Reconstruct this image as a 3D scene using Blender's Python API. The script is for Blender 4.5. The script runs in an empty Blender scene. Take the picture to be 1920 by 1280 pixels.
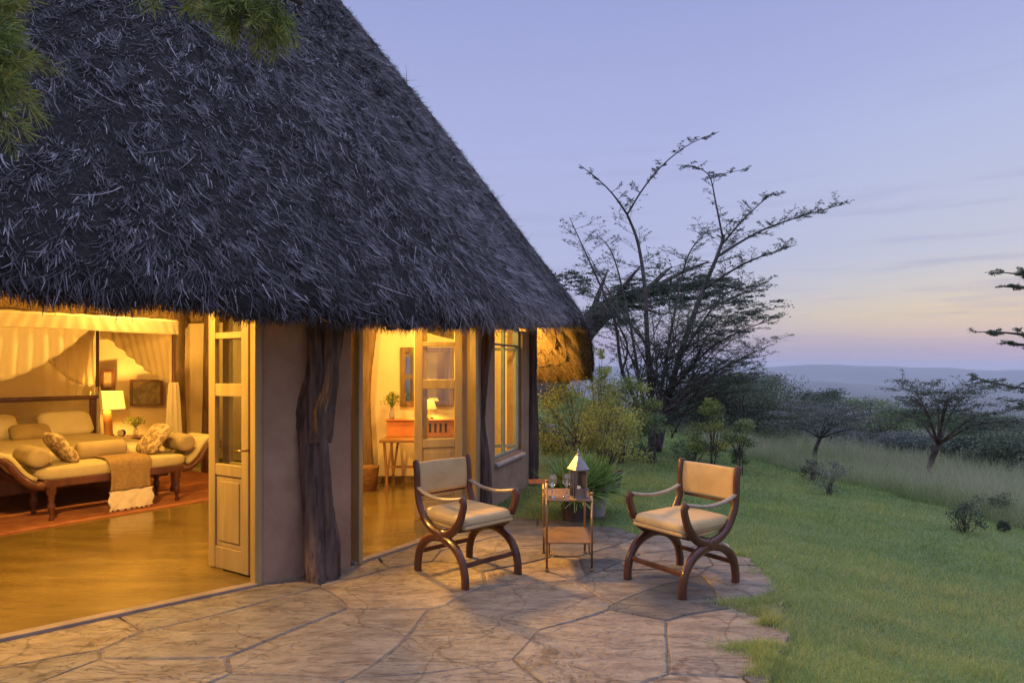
import bpy, math, random
import numpy as np
from mathutils import Vector

# ------------------------------------------------------------------ camera, sky, sun, exposure
S = bpy.context.scene
COL = S.collection
EYE, FPX, CX, HY = 1.6, 1200.0, 960.0, 690.0      # eye height, focal length in photo pixels, centre column, horizon row
cam = bpy.data.cameras.new("camera"); cam.sensor_width = 36.0
cam.lens = 36.0 * FPX / 1920.0
cam.shift_y = (HY - 640.0) / 1920.0
cam.clip_start = 0.05; cam.clip_end = 30000
camo = bpy.data.objects.new("camera", cam); COL.objects.link(camo)
camo.location = (0, 0, EYE); camo.rotation_euler = (math.radians(90), 0, 0)
S.camera = camo
S.view_settings.view_transform = 'Standard'; S.view_settings.look = 'None'
S.view_settings.exposure = 0.0; S.view_settings.gamma = 1.0; S.view_settings.use_curve_mapping = False
S.render.engine = 'CYCLES'
S.cycles.max_bounces = 8; S.cycles.transparent_max_bounces = 24; S.cycles.volume_bounces = 1
S.cycles.sample_clamp_indirect = 4.0
S.cycles.use_denoising = True
SUN_AZ = math.radians(46)                          # clockwise from the view direction

def lin(r, g, b):
    f = lambda c: (c/255/12.92) if c/255 <= .04045 else ((c/255+.055)/1.055)**2.4
    return (f(r), f(g), f(b), 1)

w = bpy.data.worlds.new("World"); S.world = w; w.use_nodes = True
nt = w.node_tree; nt.nodes.clear()
def N(t, tree=None, **k):
    n = (tree or nt).nodes.new(t)
    for a, b in k.items(): setattr(n, a, b)
    return n
def ramp(stops, tree=None, interp='LINEAR'):
    r = N('ShaderNodeValToRGB', tree); e = r.color_ramp.elements
    r.color_ramp.interpolation = interp
    while len(e) < len(stops): e.new(0.5)
    for el, (p, c) in zip(e, stops): el.position = p; el.color = c if len(c) == 4 else (*c, 1)
    return r
L_ = nt.links.new
tc = N('ShaderNodeTexCoord'); sep = N('ShaderNodeSeparateXYZ'); L_(tc.outputs['Generated'], sep.inputs[0])
mz = N('ShaderNodeMapRange'); mz.inputs['From Min'].default_value = -.02; mz.inputs['From Max'].default_value = 1.0
L_(sep.outputs['Z'], mz.inputs['Value'])
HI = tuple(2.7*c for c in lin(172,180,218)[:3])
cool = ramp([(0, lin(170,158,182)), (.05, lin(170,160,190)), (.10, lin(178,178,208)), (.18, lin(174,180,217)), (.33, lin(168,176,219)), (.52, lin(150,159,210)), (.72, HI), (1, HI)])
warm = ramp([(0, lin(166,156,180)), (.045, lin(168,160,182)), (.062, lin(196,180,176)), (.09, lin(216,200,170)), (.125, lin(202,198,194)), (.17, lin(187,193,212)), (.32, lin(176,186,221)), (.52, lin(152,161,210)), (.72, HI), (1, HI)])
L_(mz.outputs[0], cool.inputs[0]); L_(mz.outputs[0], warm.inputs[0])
dp = N('ShaderNodeVectorMath', operation='DOT_PRODUCT'); L_(tc.outputs['Generated'], dp.inputs[0])
dp.inputs[1].default_value = (math.sin(SUN_AZ), math.cos(SUN_AZ), 0)
ma = N('ShaderNodeMapRange', interpolation_type='SMOOTHSTEP'); ma.inputs['From Min'].default_value = .80; ma.inputs['From Max'].default_value = 1.0
L_(dp.outputs['Value'], ma.inputs['Value'])
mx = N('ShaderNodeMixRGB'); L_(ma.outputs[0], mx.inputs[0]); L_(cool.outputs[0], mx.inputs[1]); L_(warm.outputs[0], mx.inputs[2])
# thin streaks of cloud
mp = N('ShaderNodeMapping'); mp.inputs['Scale'].default_value = (1.6, 1.6, 22); L_(tc.outputs['Generated'], mp.inputs[0])
nz = N('ShaderNodeTexNoise'); nz.inputs['Scale'].default_value = 2.1; nz.inputs['Detail'].default_value = 5; nz.inputs['Roughness'].default_value = .55
L_(mp.outputs[0], nz.inputs['Vector'])
cr = ramp([(.54, (0,0,0)), (.68, (1,1,1))]); L_(nz.outputs[0], cr.inputs[0])
band = ramp([(0, (.5,.5,.5)), (.16, (1,1,1)), (.28, (.5,.5,.5)), (.42, (.12,.12,.12))]); L_(mz.outputs[0], band.inputs[0])
mu = N('ShaderNodeMath', operation='MULTIPLY'); L_(cr.outputs[0], mu.inputs[0]); L_(band.outputs[0], mu.inputs[1])
mu2 = N('ShaderNodeMath', operation='MULTIPLY'); L_(mu.outputs[0], mu2.inputs[0]); mu2.inputs[1].default_value = .42
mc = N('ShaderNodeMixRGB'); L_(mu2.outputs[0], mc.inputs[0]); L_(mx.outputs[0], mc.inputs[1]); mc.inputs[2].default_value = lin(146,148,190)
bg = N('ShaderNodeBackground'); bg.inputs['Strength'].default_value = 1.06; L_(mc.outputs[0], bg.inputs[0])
sky = N('ShaderNodeTexSky', sky_type='NISHITA'); sky.sun_disc = False
sky.sun_elevation = math.radians(1.0); sky.sun_rotation = SUN_AZ
bg2 = N('ShaderNodeBackground'); bg2.inputs['Strength'].default_value = .008; L_(sky.outputs[0], bg2.inputs[0])
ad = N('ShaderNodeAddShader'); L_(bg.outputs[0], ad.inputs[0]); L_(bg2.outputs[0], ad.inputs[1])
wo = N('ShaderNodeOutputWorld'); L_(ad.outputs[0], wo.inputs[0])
sl = bpy.data.lights.new("sun", 'SUN'); sl.energy = .25; sl.angle = math.radians(20); sl.color = (1, .82, .68)
so = bpy.data.objects.new("sun", sl); COL.objects.link(so)
d_ = Vector((math.sin(SUN_AZ), math.cos(SUN_AZ), math.tan(math.radians(12))))
so.rotation_euler = d_.to_track_quat('Z', 'Y').to_euler(); so.location = (8, 10, 12)

# ------------------------------------------------------------------ helpers
rng = np.random.default_rng(11)
random.seed(11)
PI = math.pi
def at(px, py, d): return np.array([(px-CX)/FPX*d, d, EYE+(HY-py)/FPX*d])
def gnd(px, py, z=0.0):
    d = (EYE-z)*FPX/(py-HY); return np.array([(px-CX)/FPX*d, d, z])
def nrm(v):
    v = np.asarray(v, float); return v/(np.linalg.norm(v, axis=-1, keepdims=True)+1e-12)
def rotz(a): c, s = math.cos(a), math.sin(a); return np.array([[c, s, 0], [-s, c, 0], [0, 0, 1.]])   # rows are the axes
def rotx(a): c, s = math.cos(a), math.sin(a); return np.array([[1, 0, 0], [0, c, s], [0, -s, c]])
def roty(a): c, s = math.cos(a), math.sin(a); return np.array([[c, 0, -s], [0, 1, 0], [s, 0, c]])
def spline(P, n, closed=False):
    P = np.asarray(P, float); m = len(P); out = []
    T = np.linspace(0, m if closed else m-1, n, endpoint=not closed)
    for t in T:
        i = int(min(math.floor(t), m-1 if closed else m-2)); f = t-i
        g = (lambda k: P[k % m]) if closed else (lambda k: P[min(max(k, 0), m-1)])
        a, b, c, d = g(i-1), g(i), g(i+1), g(i+2)
        out.append(.5*((2*b)+(-a+c)*f+(2*a-5*b+4*c-d)*f*f+(-a+3*b-3*c+d)*f**3))
    return np.array(out)

class MB:
    def __init__(s): s.V = []; s.T = []; s.F = []; s.n = 0
    def add(s, v, f, mat=0, smooth=False, tint=.5):
        v = np.asarray(v, float).reshape(-1, 3)
        if isinstance(f, np.ndarray): s.F.append((f+s.n, mat, smooth))
        else:
            by = {}
            for q in f: by.setdefault(len(q), []).append(q)
            for q in by.values(): s.F.append((np.array(q)+s.n, mat, smooth))
        s.V.append(v); s.T.append(np.broadcast_to(np.asarray(tint, float), (len(v),)).copy()); s.n += len(v); return s
    def box(s, c, size, ax=None, mat=0, taper=1.0, tint=.5):
        ax = np.eye(3) if ax is None else np.asarray(ax); h = np.asarray(size, float)/2; v = []
        for z in (-1, 1):
            k = taper if z > 0 else 1
            for x, y in ((-1, -1), (1, -1), (1, 1), (-1, 1)): v.append(np.asarray(c)+ax[0]*x*h[0]*k+ax[1]*y*h[1]*k+ax[2]*z*h[2])
        return s.add(v, [(3,2,1,0), (4,5,6,7), (0,1,5,4), (1,2,6,5), (2,3,7,6), (3,0,4,7)], mat, tint=tint)
    def bar(s, a, b, wd, th, up=(0,0,1), mat=0):
        a, b = np.asarray(a, float), np.asarray(b, float); z = nrm(b-a); y = np.cross(z, up)
        if np.linalg.norm(y) < 1e-4: y = np.cross(z, (0,1,0))
        y = nrm(y); x = np.cross(y, z)
        return s.box((a+b)/2, (th, wd, np.linalg.norm(b-a)), np.array([x, y, z]), mat)
    def tube(s, P, R, n=6, mat=0, smooth=True, cap=True, flat=1.0, up=None, tint=.5, twist=0, square=False):
        P = np.asarray(P, float); m = len(P); R = np.broadcast_to(np.asarray(R, float), (m,))
        T = np.gradient(P, axis=0) if m > 2 else np.array([P[-1]-P[0]]*m); T = nrm(T)
        u = np.array([0,0,1.]) if up is None else np.asarray(up, float)
        if abs(T[0] @ u) > .95 and up is None: u = np.array([1., 0, 0])
        a = nrm(u-T[0]*(T[0] @ u)); v = []
        for i in range(m):
            a = nrm(a-T[i]*(T[i] @ a)); b = np.cross(T[i], a)
            for k in range(n):
                th = 2*PI*k/n+(PI/n if square else 0)+twist*i
                v.append(P[i]+R[i]*(a*math.cos(th)*flat+b*math.sin(th)))
        f = [(i*n+k, i*n+(k+1) % n, (i+1)*n+(k+1) % n, (i+1)*n+k) for i in range(m-1) for k in range(n)]
        if cap: f += [tuple(range(n))[::-1], tuple((m-1)*n+k for k in range(n))]
        return s.add(v, f, mat, smooth, tint)
    def lathe(s, prof, c=(0,0,0), n=20, mat=0, smooth=True, ax=None, tint=.5):
        ax = np.eye(3) if ax is None else np.asarray(ax); v = []
        for r, z in prof:
            for k in range(n):
                t = 2*PI*k/n; v.append(np.asarray(c)+ax[0]*r*math.cos(t)+ax[1]*r*math.sin(t)+ax[2]*z)
        m = len(prof)
        f = [(i*n+k, i*n+(k+1) % n, (i+1)*n+(k+1) % n, (i+1)*n+k) for i in range(m-1) for k in range(n)]
        return s.add(v, f, mat, smooth, tint)
    def pillow(s, c, size, ax=None, e=.45, mat=0, n=20, ez=1.0):
        ax = np.eye(3) if ax is None else np.asarray(ax); h = np.asarray(size, float)/2; v = []; m = 10
        pw = lambda q, k: math.copysign(abs(q)**k, q)
        for i in range(m+1):
            p = -PI/2+PI*i/m
            for k in range(n):
                t = 2*PI*k/n
                v.append(np.asarray(c)+ax[0]*h[0]*pw(math.cos(p), ez*.6)*pw(math.cos(t), e)+ax[1]*h[1]*pw(math.cos(p), ez*.6)*pw(math.sin(t), e)+ax[2]*h[2]*pw(math.sin(p), ez))
        f = [(i*n+k, i*n+(k+1) % n, (i+1)*n+(k+1) % n, (i+1)*n+k) for i in range(m) for k in range(n)]
        return s.add(v, f, mat, True)
    def grid(s, G, mat=0, smooth=True, tint=.5, wrap=False):
        G = np.asarray(G, float); a, b = G.shape[:2]; i, j = np.meshgrid(np.arange(a-1), np.arange(b if wrap else b-1), indexing='ij')
        j2 = (j+1) % b; q = np.stack([i*b+j, i*b+j2, (i+1)*b+j2, (i+1)*b+j], -1).reshape(-1, 4)
        return s.add(G.reshape(-1, 3), q, mat, smooth, np.asarray(tint).reshape(-1) if np.ndim(tint) else tint)
    def prism(s, poly, o, ax, th, mat=0):
        # poly in the plane of ax[0], ax[1], extruded th along ax[2]
        o = np.asarray(o, float); ax = np.asarray(ax); m = len(poly)
        v = [o+ax[0]*p[0]+ax[1]*p[1] for p in poly]+[o+ax[0]*p[0]+ax[1]*p[1]+ax[2]*th for p in poly]
        f = [tuple(range(m))[::-1], tuple(range(m, 2*m))]+[(i, (i+1) % m, m+(i+1) % m, m+i) for i in range(m)]
        return s.add(v, f, mat)
    def strands(s, P, D, Nn, L, W, lift, curl, tint, rows=3, mat=0):
        # thin tapering ribbons: root P, direction D, surface normal Nn
        D = nrm(D); B = nrm(np.cross(D, Nn)); n = len(P); V = []
        ts = np.linspace(0, 1, rows)
        for t in ts:
            c = P+D*(L*t)[:, None]+Nn*(lift*t*t)[:, None]+B*(curl*t*t)[:, None]
            wv = (W*(1-.8*t)/2)[:, None]*B
            V += [c-wv, c+wv]
        V = np.stack(V, 1).reshape(-1, 3); base = (np.arange(n)*rows*2)[:, None]
        Q = [base+np.array([[2*r, 2*r+1, 2*r+3, 2*r+2]]) for r in range(rows-1)]
        return s.add(V, np.concatenate(Q, 0), mat, False, np.repeat(tint, rows*2))
    def leaves(s, C, L, W, tint, mat=0, flat=0.0, D=None, r=None):
        r = r or rng; n = len(C)
        a = nrm(r.normal(size=(n, 3))) if D is None else nrm(D)
        b = r.normal(size=(n, 3)); b[:, 2] *= (1-flat)
        if flat and D is None: a[:, 2] *= (1-flat); a = nrm(a)
        b = nrm(b-a*(np.sum(a*b, 1, keepdims=True)))
        L = np.broadcast_to(L, (n,))[:, None]; W = np.broadcast_to(W, (n,))[:, None]
        V = np.stack([C-a*L*.5, C+b*W*.5-a*L*.05, C+a*L*.5, C-b*W*.5-a*L*.05], 1).reshape(-1, 3)
        return s.add(V, np.arange(4*n).reshape(n, 4), mat, False, np.repeat(np.broadcast_to(tint, (n,)), 4))
    def build(s, name, mats, parent=None, world=True, bevel=0, solid=0, subsurf=0, seg=2):
        V = np.concatenate(s.V); T = np.concatenate(s.T)
        if parent is not None and world:
            p = parent
            while p is not None: V = V-np.array(p.location); p = p.parent
        me = bpy.data.meshes.new(name); me.vertices.add(len(V)); me.vertices.foreach_set('co', V.ravel().astype(np.float32))
        loops = np.concatenate([f.ravel() for f, _, _ in s.F]); tot = np.concatenate([np.full(len(f), f.shape[1]) for f, _, _ in s.F])
        me.loops.add(len(loops)); me.loops.foreach_set('vertex_index', loops.astype(np.int32))
        me.polygons.add(len(tot)); me.polygons.foreach_set('loop_start', (np.cumsum(tot)-tot).astype(np.int32))
        try: me.polygons.foreach_set('loop_total', tot.astype(np.int32))
        except Exception: pass
        me.polygons.foreach_set('material_index', np.concatenate([np.full(len(f), m) for f, m, _ in s.F]).astype(np.int32))
        me.polygons.foreach_set('use_smooth', np.concatenate([np.full(len(f), sm) for f, _, sm in s.F]))
        at_ = me.attributes.new('tint', 'FLOAT', 'POINT'); at_.data.foreach_set('value', T.astype(np.float32))
        me.update(calc_edges=True); me.validate()
        for m in (mats if isinstance(mats, (list, tuple)) else [mats]): me.materials.append(m)
        o = bpy.data.objects.new(name, me); COL.objects.link(o)
        if parent is not None: o.parent = parent
        if subsurf: md = o.modifiers.new('s', 'SUBSURF'); md.levels = md.render_levels = subsurf
        if solid: md = o.modifiers.new('t', 'SOLIDIFY'); md.thickness = solid; md.offset = 0
        if bevel: md = o.modifiers.new('b', 'BEVEL'); md.width = bevel; md.segments = seg; md.limit_method = 'ANGLE'
        return o

def tag(o, label=None, cat=None, group=None, kind=None):
    if label: o['label'] = label
    if cat: o['category'] = cat
    if group: o['group'] = group
    if kind: o['kind'] = kind
    return o
def thing(name, label, cat, loc=(0,0,0), rz=0, group=None):
    o = bpy.data.objects.new(name, None); COL.objects.link(o); o.empty_display_size = .1
    o.location = tuple(float(q) for q in loc); o.rotation_euler = (0, 0, rz); return tag(o, label, cat, group)
def copy_tree(o, parent=None):
    c = o.copy(); COL.objects.link(c)
    if parent is not None: c.parent = parent
    for ch in list(o.children): copy_tree(ch, c)
    return c

# ------------------------------------------------------------------ materials
def mat(name, c1, c2=None, scale=4, rough=.7, bump=0, bscale=None, metal=0, stretch=(1,1,1), tint=False, spec=.4, trans=0, detail=5, c3=None, sheen=0, contrast=(.35,.65), coat=0):
    m = bpy.data.materials.new(name); m.use_nodes = True; t = m.node_tree; l = t.links.new
    p = t.nodes['Principled BSDF']; p.inputs['Roughness'].default_value = rough; p.inputs['Metallic'].default_value = metal
    p.inputs['Specular IOR Level'].default_value = spec; p.inputs['Coat Weight'].default_value = coat
    c2 = c2 or tuple(q*.7 for q in c1)
    tcn = N('ShaderNodeTexCoord', t); mpn = N('ShaderNodeMapping', t); mpn.inputs['Scale'].default_value = stretch; l(tcn.outputs['Object'], mpn.inputs[0])
    no = N('ShaderNodeTexNoise', t); no.inputs['Scale'].default_value = scale; no.inputs['Detail'].default_value = detail; no.inputs['Roughness'].default_value = .62; l(mpn.outputs[0], no.inputs['Vector'])
    if tint:
        an = N('ShaderNodeAttribute', t); an.attribute_name = 'tint'
        rp = ramp([(0, c1), (.5, tuple((a+b)/2 for a, b in zip(c1, c2)) if c3 is None else c2), (1, c2 if c3 is None else c3)], t)
        mm = N('ShaderNodeMath', t, operation='MULTIPLY_ADD'); l(no.outputs[0], mm.inputs[0]); mm.inputs[1].default_value = .5; mm.inputs[2].default_value = -.25
        ad_ = N('ShaderNodeMath', t, operation='ADD'); l(an.outputs['Fac'], ad_.inputs[0]); l(mm.outputs[0], ad_.inputs[1]); l(ad_.outputs[0], rp.inputs[0])
    else:
        st = [(contrast[0], c1), (contrast[1], c2)] if c3 is None else [(contrast[0], c1), (.5, c2), (contrast[1], c3)]
        rp = ramp(st, t); l(no.outputs[0], rp.inputs[0])
    l(rp.outputs[0], p.inputs['Base Color'])
    if bump:
        bn = N('ShaderNodeTexNoise', t); bn.inputs['Scale'].default_value = bscale or scale*3; bn.inputs['Detail'].default_value = 6; l(mpn.outputs[0], bn.inputs['Vector'])
        b = N('ShaderNodeBump', t); b.inputs['Strength'].default_value = 1.0; b.inputs['Distance'].default_value = bump; l(bn.outputs[0], b.inputs['Height']); l(b.outputs[0], p.inputs['Normal'])
    if trans:
        tr = N('ShaderNodeBsdfTranslucent', t); l(rp.outputs[0], tr.inputs[0]); mxs = N('ShaderNodeMixShader', t); mxs.inputs[0].default_value = trans
        l(p.outputs[0], mxs.inputs[1]); l(tr.outputs[0], mxs.inputs[2]); l(mxs.outputs[0], t.nodes['Material Output'].inputs[0])
    return m
def glass_mat(name, tintc=(1,1,1), rough=.02, strength=.12):
    m = bpy.data.materials.new(name); m.use_nodes = True; t = m.node_tree; l = t.links.new; t.nodes.remove(t.nodes['Principled BSDF'])
    tr = N('ShaderNodeBsdfTransparent', t); tr.inputs[0].default_value = (*tintc, 1); gl = N('ShaderNodeBsdfGlossy', t); gl.inputs['Roughness'].default_value = rough
    lw_ = N('ShaderNodeLayerWeight', t); lw_.inputs[0].default_value = .5; p5 = N('ShaderNodeMath', t, operation='POWER'); l(lw_.outputs['Facing'], p5.inputs[0]); p5.inputs[1].default_value = 4.5; mm = N('ShaderNodeMath', t, operation='MULTIPLY_ADD'); l(p5.outputs[0], mm.inputs[0]); mm.inputs[1].default_value = .85; mm.inputs[2].default_value = strength
    mxs = N('ShaderNodeMixShader', t); l(mm.outputs[0], mxs.inputs[0]); l(tr.outputs[0], mxs.inputs[1]); l(gl.outputs[0], mxs.inputs[2]); l(mxs.outputs[0], t.nodes['Material Output'].inputs[0])
    return m
def emit_mat(name, c, s):
    m = bpy.data.materials.new(name); m.use_nodes = True; t = m.node_tree; p = t.nodes['Principled BSDF']
    p.inputs['Base Color'].default_value = (*c, 1); p.inputs['Emission Color'].default_value = (*c, 1); p.inputs['Emission Strength'].default_value = s; p.inputs['Roughness'].default_value = .8
    return m

M = {}
M['thatch'] = mat('thatch', (.007,.005,.0065), (.066,.055,.067), c3=(.38,.34,.38), scale=.9, rough=.55, tint=True, spec=.35)
M['thatch_base'] = mat('thatch_base', (.006,.005,.005), (.018,.015,.016), scale=30, rough=.9, bump=.03, bscale=40, stretch=(1,1,.35))
M['thatch_under'] = mat('thatch_under', (.20,.12,.055), (.42,.29,.13), scale=26, rough=.9, bump=.014, bscale=55)
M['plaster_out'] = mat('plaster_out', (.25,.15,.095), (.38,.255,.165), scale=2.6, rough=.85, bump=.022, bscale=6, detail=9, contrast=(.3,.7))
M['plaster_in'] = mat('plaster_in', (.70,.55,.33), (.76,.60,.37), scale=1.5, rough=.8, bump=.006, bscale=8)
M['bark'] = mat('bark', (.032,.02,.017), (.135,.09,.07), scale=6, rough=.75, bump=.05, bscale=7, stretch=(3,3,.35))
M['pole'] = mat('pole', (.11,.065,.035), (.22,.14,.075), scale=6, rough=.75, bump=.02, bscale=9, stretch=(3,3,.3))
M['door'] = mat('door', (.29,.205,.085), (.38,.275,.115), scale=3, rough=.38, bump=.002, stretch=(4,4,.5))
M['frame_grey'] = mat('frame_grey', (.20,.24,.22), (.26,.30,.28), scale=5, rough=.45)
M['glass'] = glass_mat('glass', (.92,.94,.92), .02, .05)
M['floor'] = mat('floor', (.13,.085,.023), (.20,.135,.038), scale=1.6, rough=.17, bump=.003, bscale=2.2, stretch=(.8,3.2,1), spec=.5)
M['concrete'] = mat('concrete', (.19,.145,.11), (.27,.21,.16), scale=5, rough=.8, bump=.004)
M['rug'] = mat('rug', (.27,.085,.04), (.38,.15,.065), scale=7, rough=.95, bump=.006, bscale=90)
M['wood_dark'] = mat('wood_dark', (.055,.018,.010), (.125,.045,.022), scale=7, rough=.32, stretch=(1,1,.25), coat=.3)
M['wood_mid'] = mat('wood_mid', (.20,.09,.035), (.30,.15,.06), scale=6, rough=.4, stretch=(.3,1,1))
M['leather'] = mat('leather', (.41,.28,.12), (.52,.37,.175), scale=3.5, rough=.48, bump=.009, bscale=6)
M['strap'] = mat('strap', (.26,.20,.13), (.34,.27,.18), scale=12, rough=.6)
M['upholstery'] = mat('upholstery', (.44,.36,.20), (.52,.43,.25), scale=4, rough=.9, bump=.002, bscale=60)
M['linen'] = mat('linen', (.62,.54,.38), (.68,.60,.43), scale=3, rough=.9, bump=.02, bscale=4)
M['net'] = mat('net', (.80,.70,.50), (.86,.76,.56), scale=2, rough=.9, trans=.45)
_t = M['net'].node_tree; _tr = N('ShaderNodeBsdfTransparent', _t); _mx = N('ShaderNodeMixShader', _t); _o = _t.nodes['Material Output']; _mx.inputs[0].default_value = .22
_t.links.new(_o.inputs['Surface'].links[0].from_socket, _mx.inputs[1]); _t.links.new(_tr.outputs[0], _mx.inputs[2]); _t.links.new(_mx.outputs[0], _o.inputs['Surface'])
M['bolster'] = mat('bolster', (.33,.25,.14), (.40,.30,.17), scale=6, rough=.9)
M['pattern'] = mat('pattern', (.26,.17,.09), (.52,.41,.24), scale=19, rough=.9, contrast=(.47,.53), detail=2)
M['throw'] = mat('throw', (.24,.15,.07), (.33,.215,.105), scale=40, rough=.95, bump=.004, bscale=60)
M['fringe'] = mat('fringe', (.66,.57,.42), (.75,.66,.5), scale=25, rough=.95, bump=.004, bscale=40)
M['shade'] = emit_mat('shade', (1, .62, .10), 1.5)
M['brass'] = mat('brass', (.27,.16,.07), (.38,.24,.10), scale=6, rough=.36, metal=.85)
M['steel'] = mat('steel', (.22,.20,.18), (.34,.31,.28), scale=5, rough=.36, metal=.85)
M['tray'] = mat('tray', (.17,.10,.065), (.27,.17,.11), scale=4, rough=.2, spec=.6)
M['clear'] = glass_mat('clear', (.92,.92,.92), .06, .32)
M['pot_dark'] = mat('pot_dark', (.06,.04,.04), (.11,.075,.07), scale=6, rough=.6, bump=.004)
M['pot_grey'] = mat('pot_grey', (.30,.26,.25), (.40,.35,.33), scale=6, rough=.7, bump=.004)
M['soil'] = mat('soil', (.03,.02,.015), (.06,.04,.03), scale=30, rough=1)
M['lawn'] = mat('lawn', (.09,.13,.04), (.15,.19,.06), scale=1.3, rough=.95, bump=.03, bscale=25, detail=8)
M['grass'] = mat('grass', (.095,.20,.048), (.28,.385,.11), scale=1.1, rough=.7, tint=True, trans=.35, c3=(.50,.455,.17))
M['tall'] = mat('tall', (.17,.24,.08), (.38,.41,.22), scale=.4, rough=.8, tint=True, trans=.35, c3=(.52,.47,.36))
M['leaf_dark'] = mat('leaf_dark', (.04,.06,.038), (.115,.15,.09), scale=.8, rough=.6, tint=True, trans=.3, c3=(.22,.25,.14))
M['leaf_mid'] = mat('leaf_mid', (.065,.105,.045), (.165,.235,.095), scale=.8, rough=.6, tint=True, trans=.3, c3=(.30,.35,.14))
M['leaf_yellow'] = mat('leaf_yellow', (.10,.13,.035), (.27,.31,.08), scale=.8, rough=.6, tint=True, trans=.35, c3=(.48,.48,.12))
M['leaf_bright'] = mat('leaf_bright', (.09,.18,.04), (.24,.38,.09), scale=.8, rough=.5, tint=True, trans=.3, c3=(.32,.42,.13))
M['leaf_grey'] = mat('leaf_grey', (.09,.11,.09), (.20,.22,.19), scale=.8, rough=.7, tint=True, trans=.25, c3=(.30,.32,.27))
M['twig'] = mat('twig', (.045,.035,.033), (.14,.11,.10), scale=9, rough=.85, bump=.03, bscale=14)
M['needle'] = mat('needle', (.06,.11,.035), (.18,.25,.06), scale=1.5, rough=.55, tint=True, trans=.3, c3=(.40,.36,.08))
M['rock'] = mat('rock', (.06,.055,.06), (.14,.125,.13), scale=3, rough=.9, bump=.05, bscale=4)
M['hill'] = mat('hill', (.045,.05,.035), (.09,.085,.06), scale=.002, rough=1, detail=8)
M['canvas'] = mat('canvas', (.10,.07,.05), (.30,.22,.13), scale=9, rough=.6)
M['mirror'] = mat('mirror', (.75,.72,.68), (.78,.75,.70), rough=.06, metal=1)
M['basket'] = mat('basket', (.20,.09,.035), (.36,.19,.08), scale=14, rough=.8, bump=.01, bscale=30, stretch=(1,1,3))
M['leather_red'] = mat('leather_red', (.50,.17,.06), (.58,.22,.08), scale=6, rough=.5)
M['black'] = mat('black', (.02,.015,.012), (.04,.03,.025), rough=.5)

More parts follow.
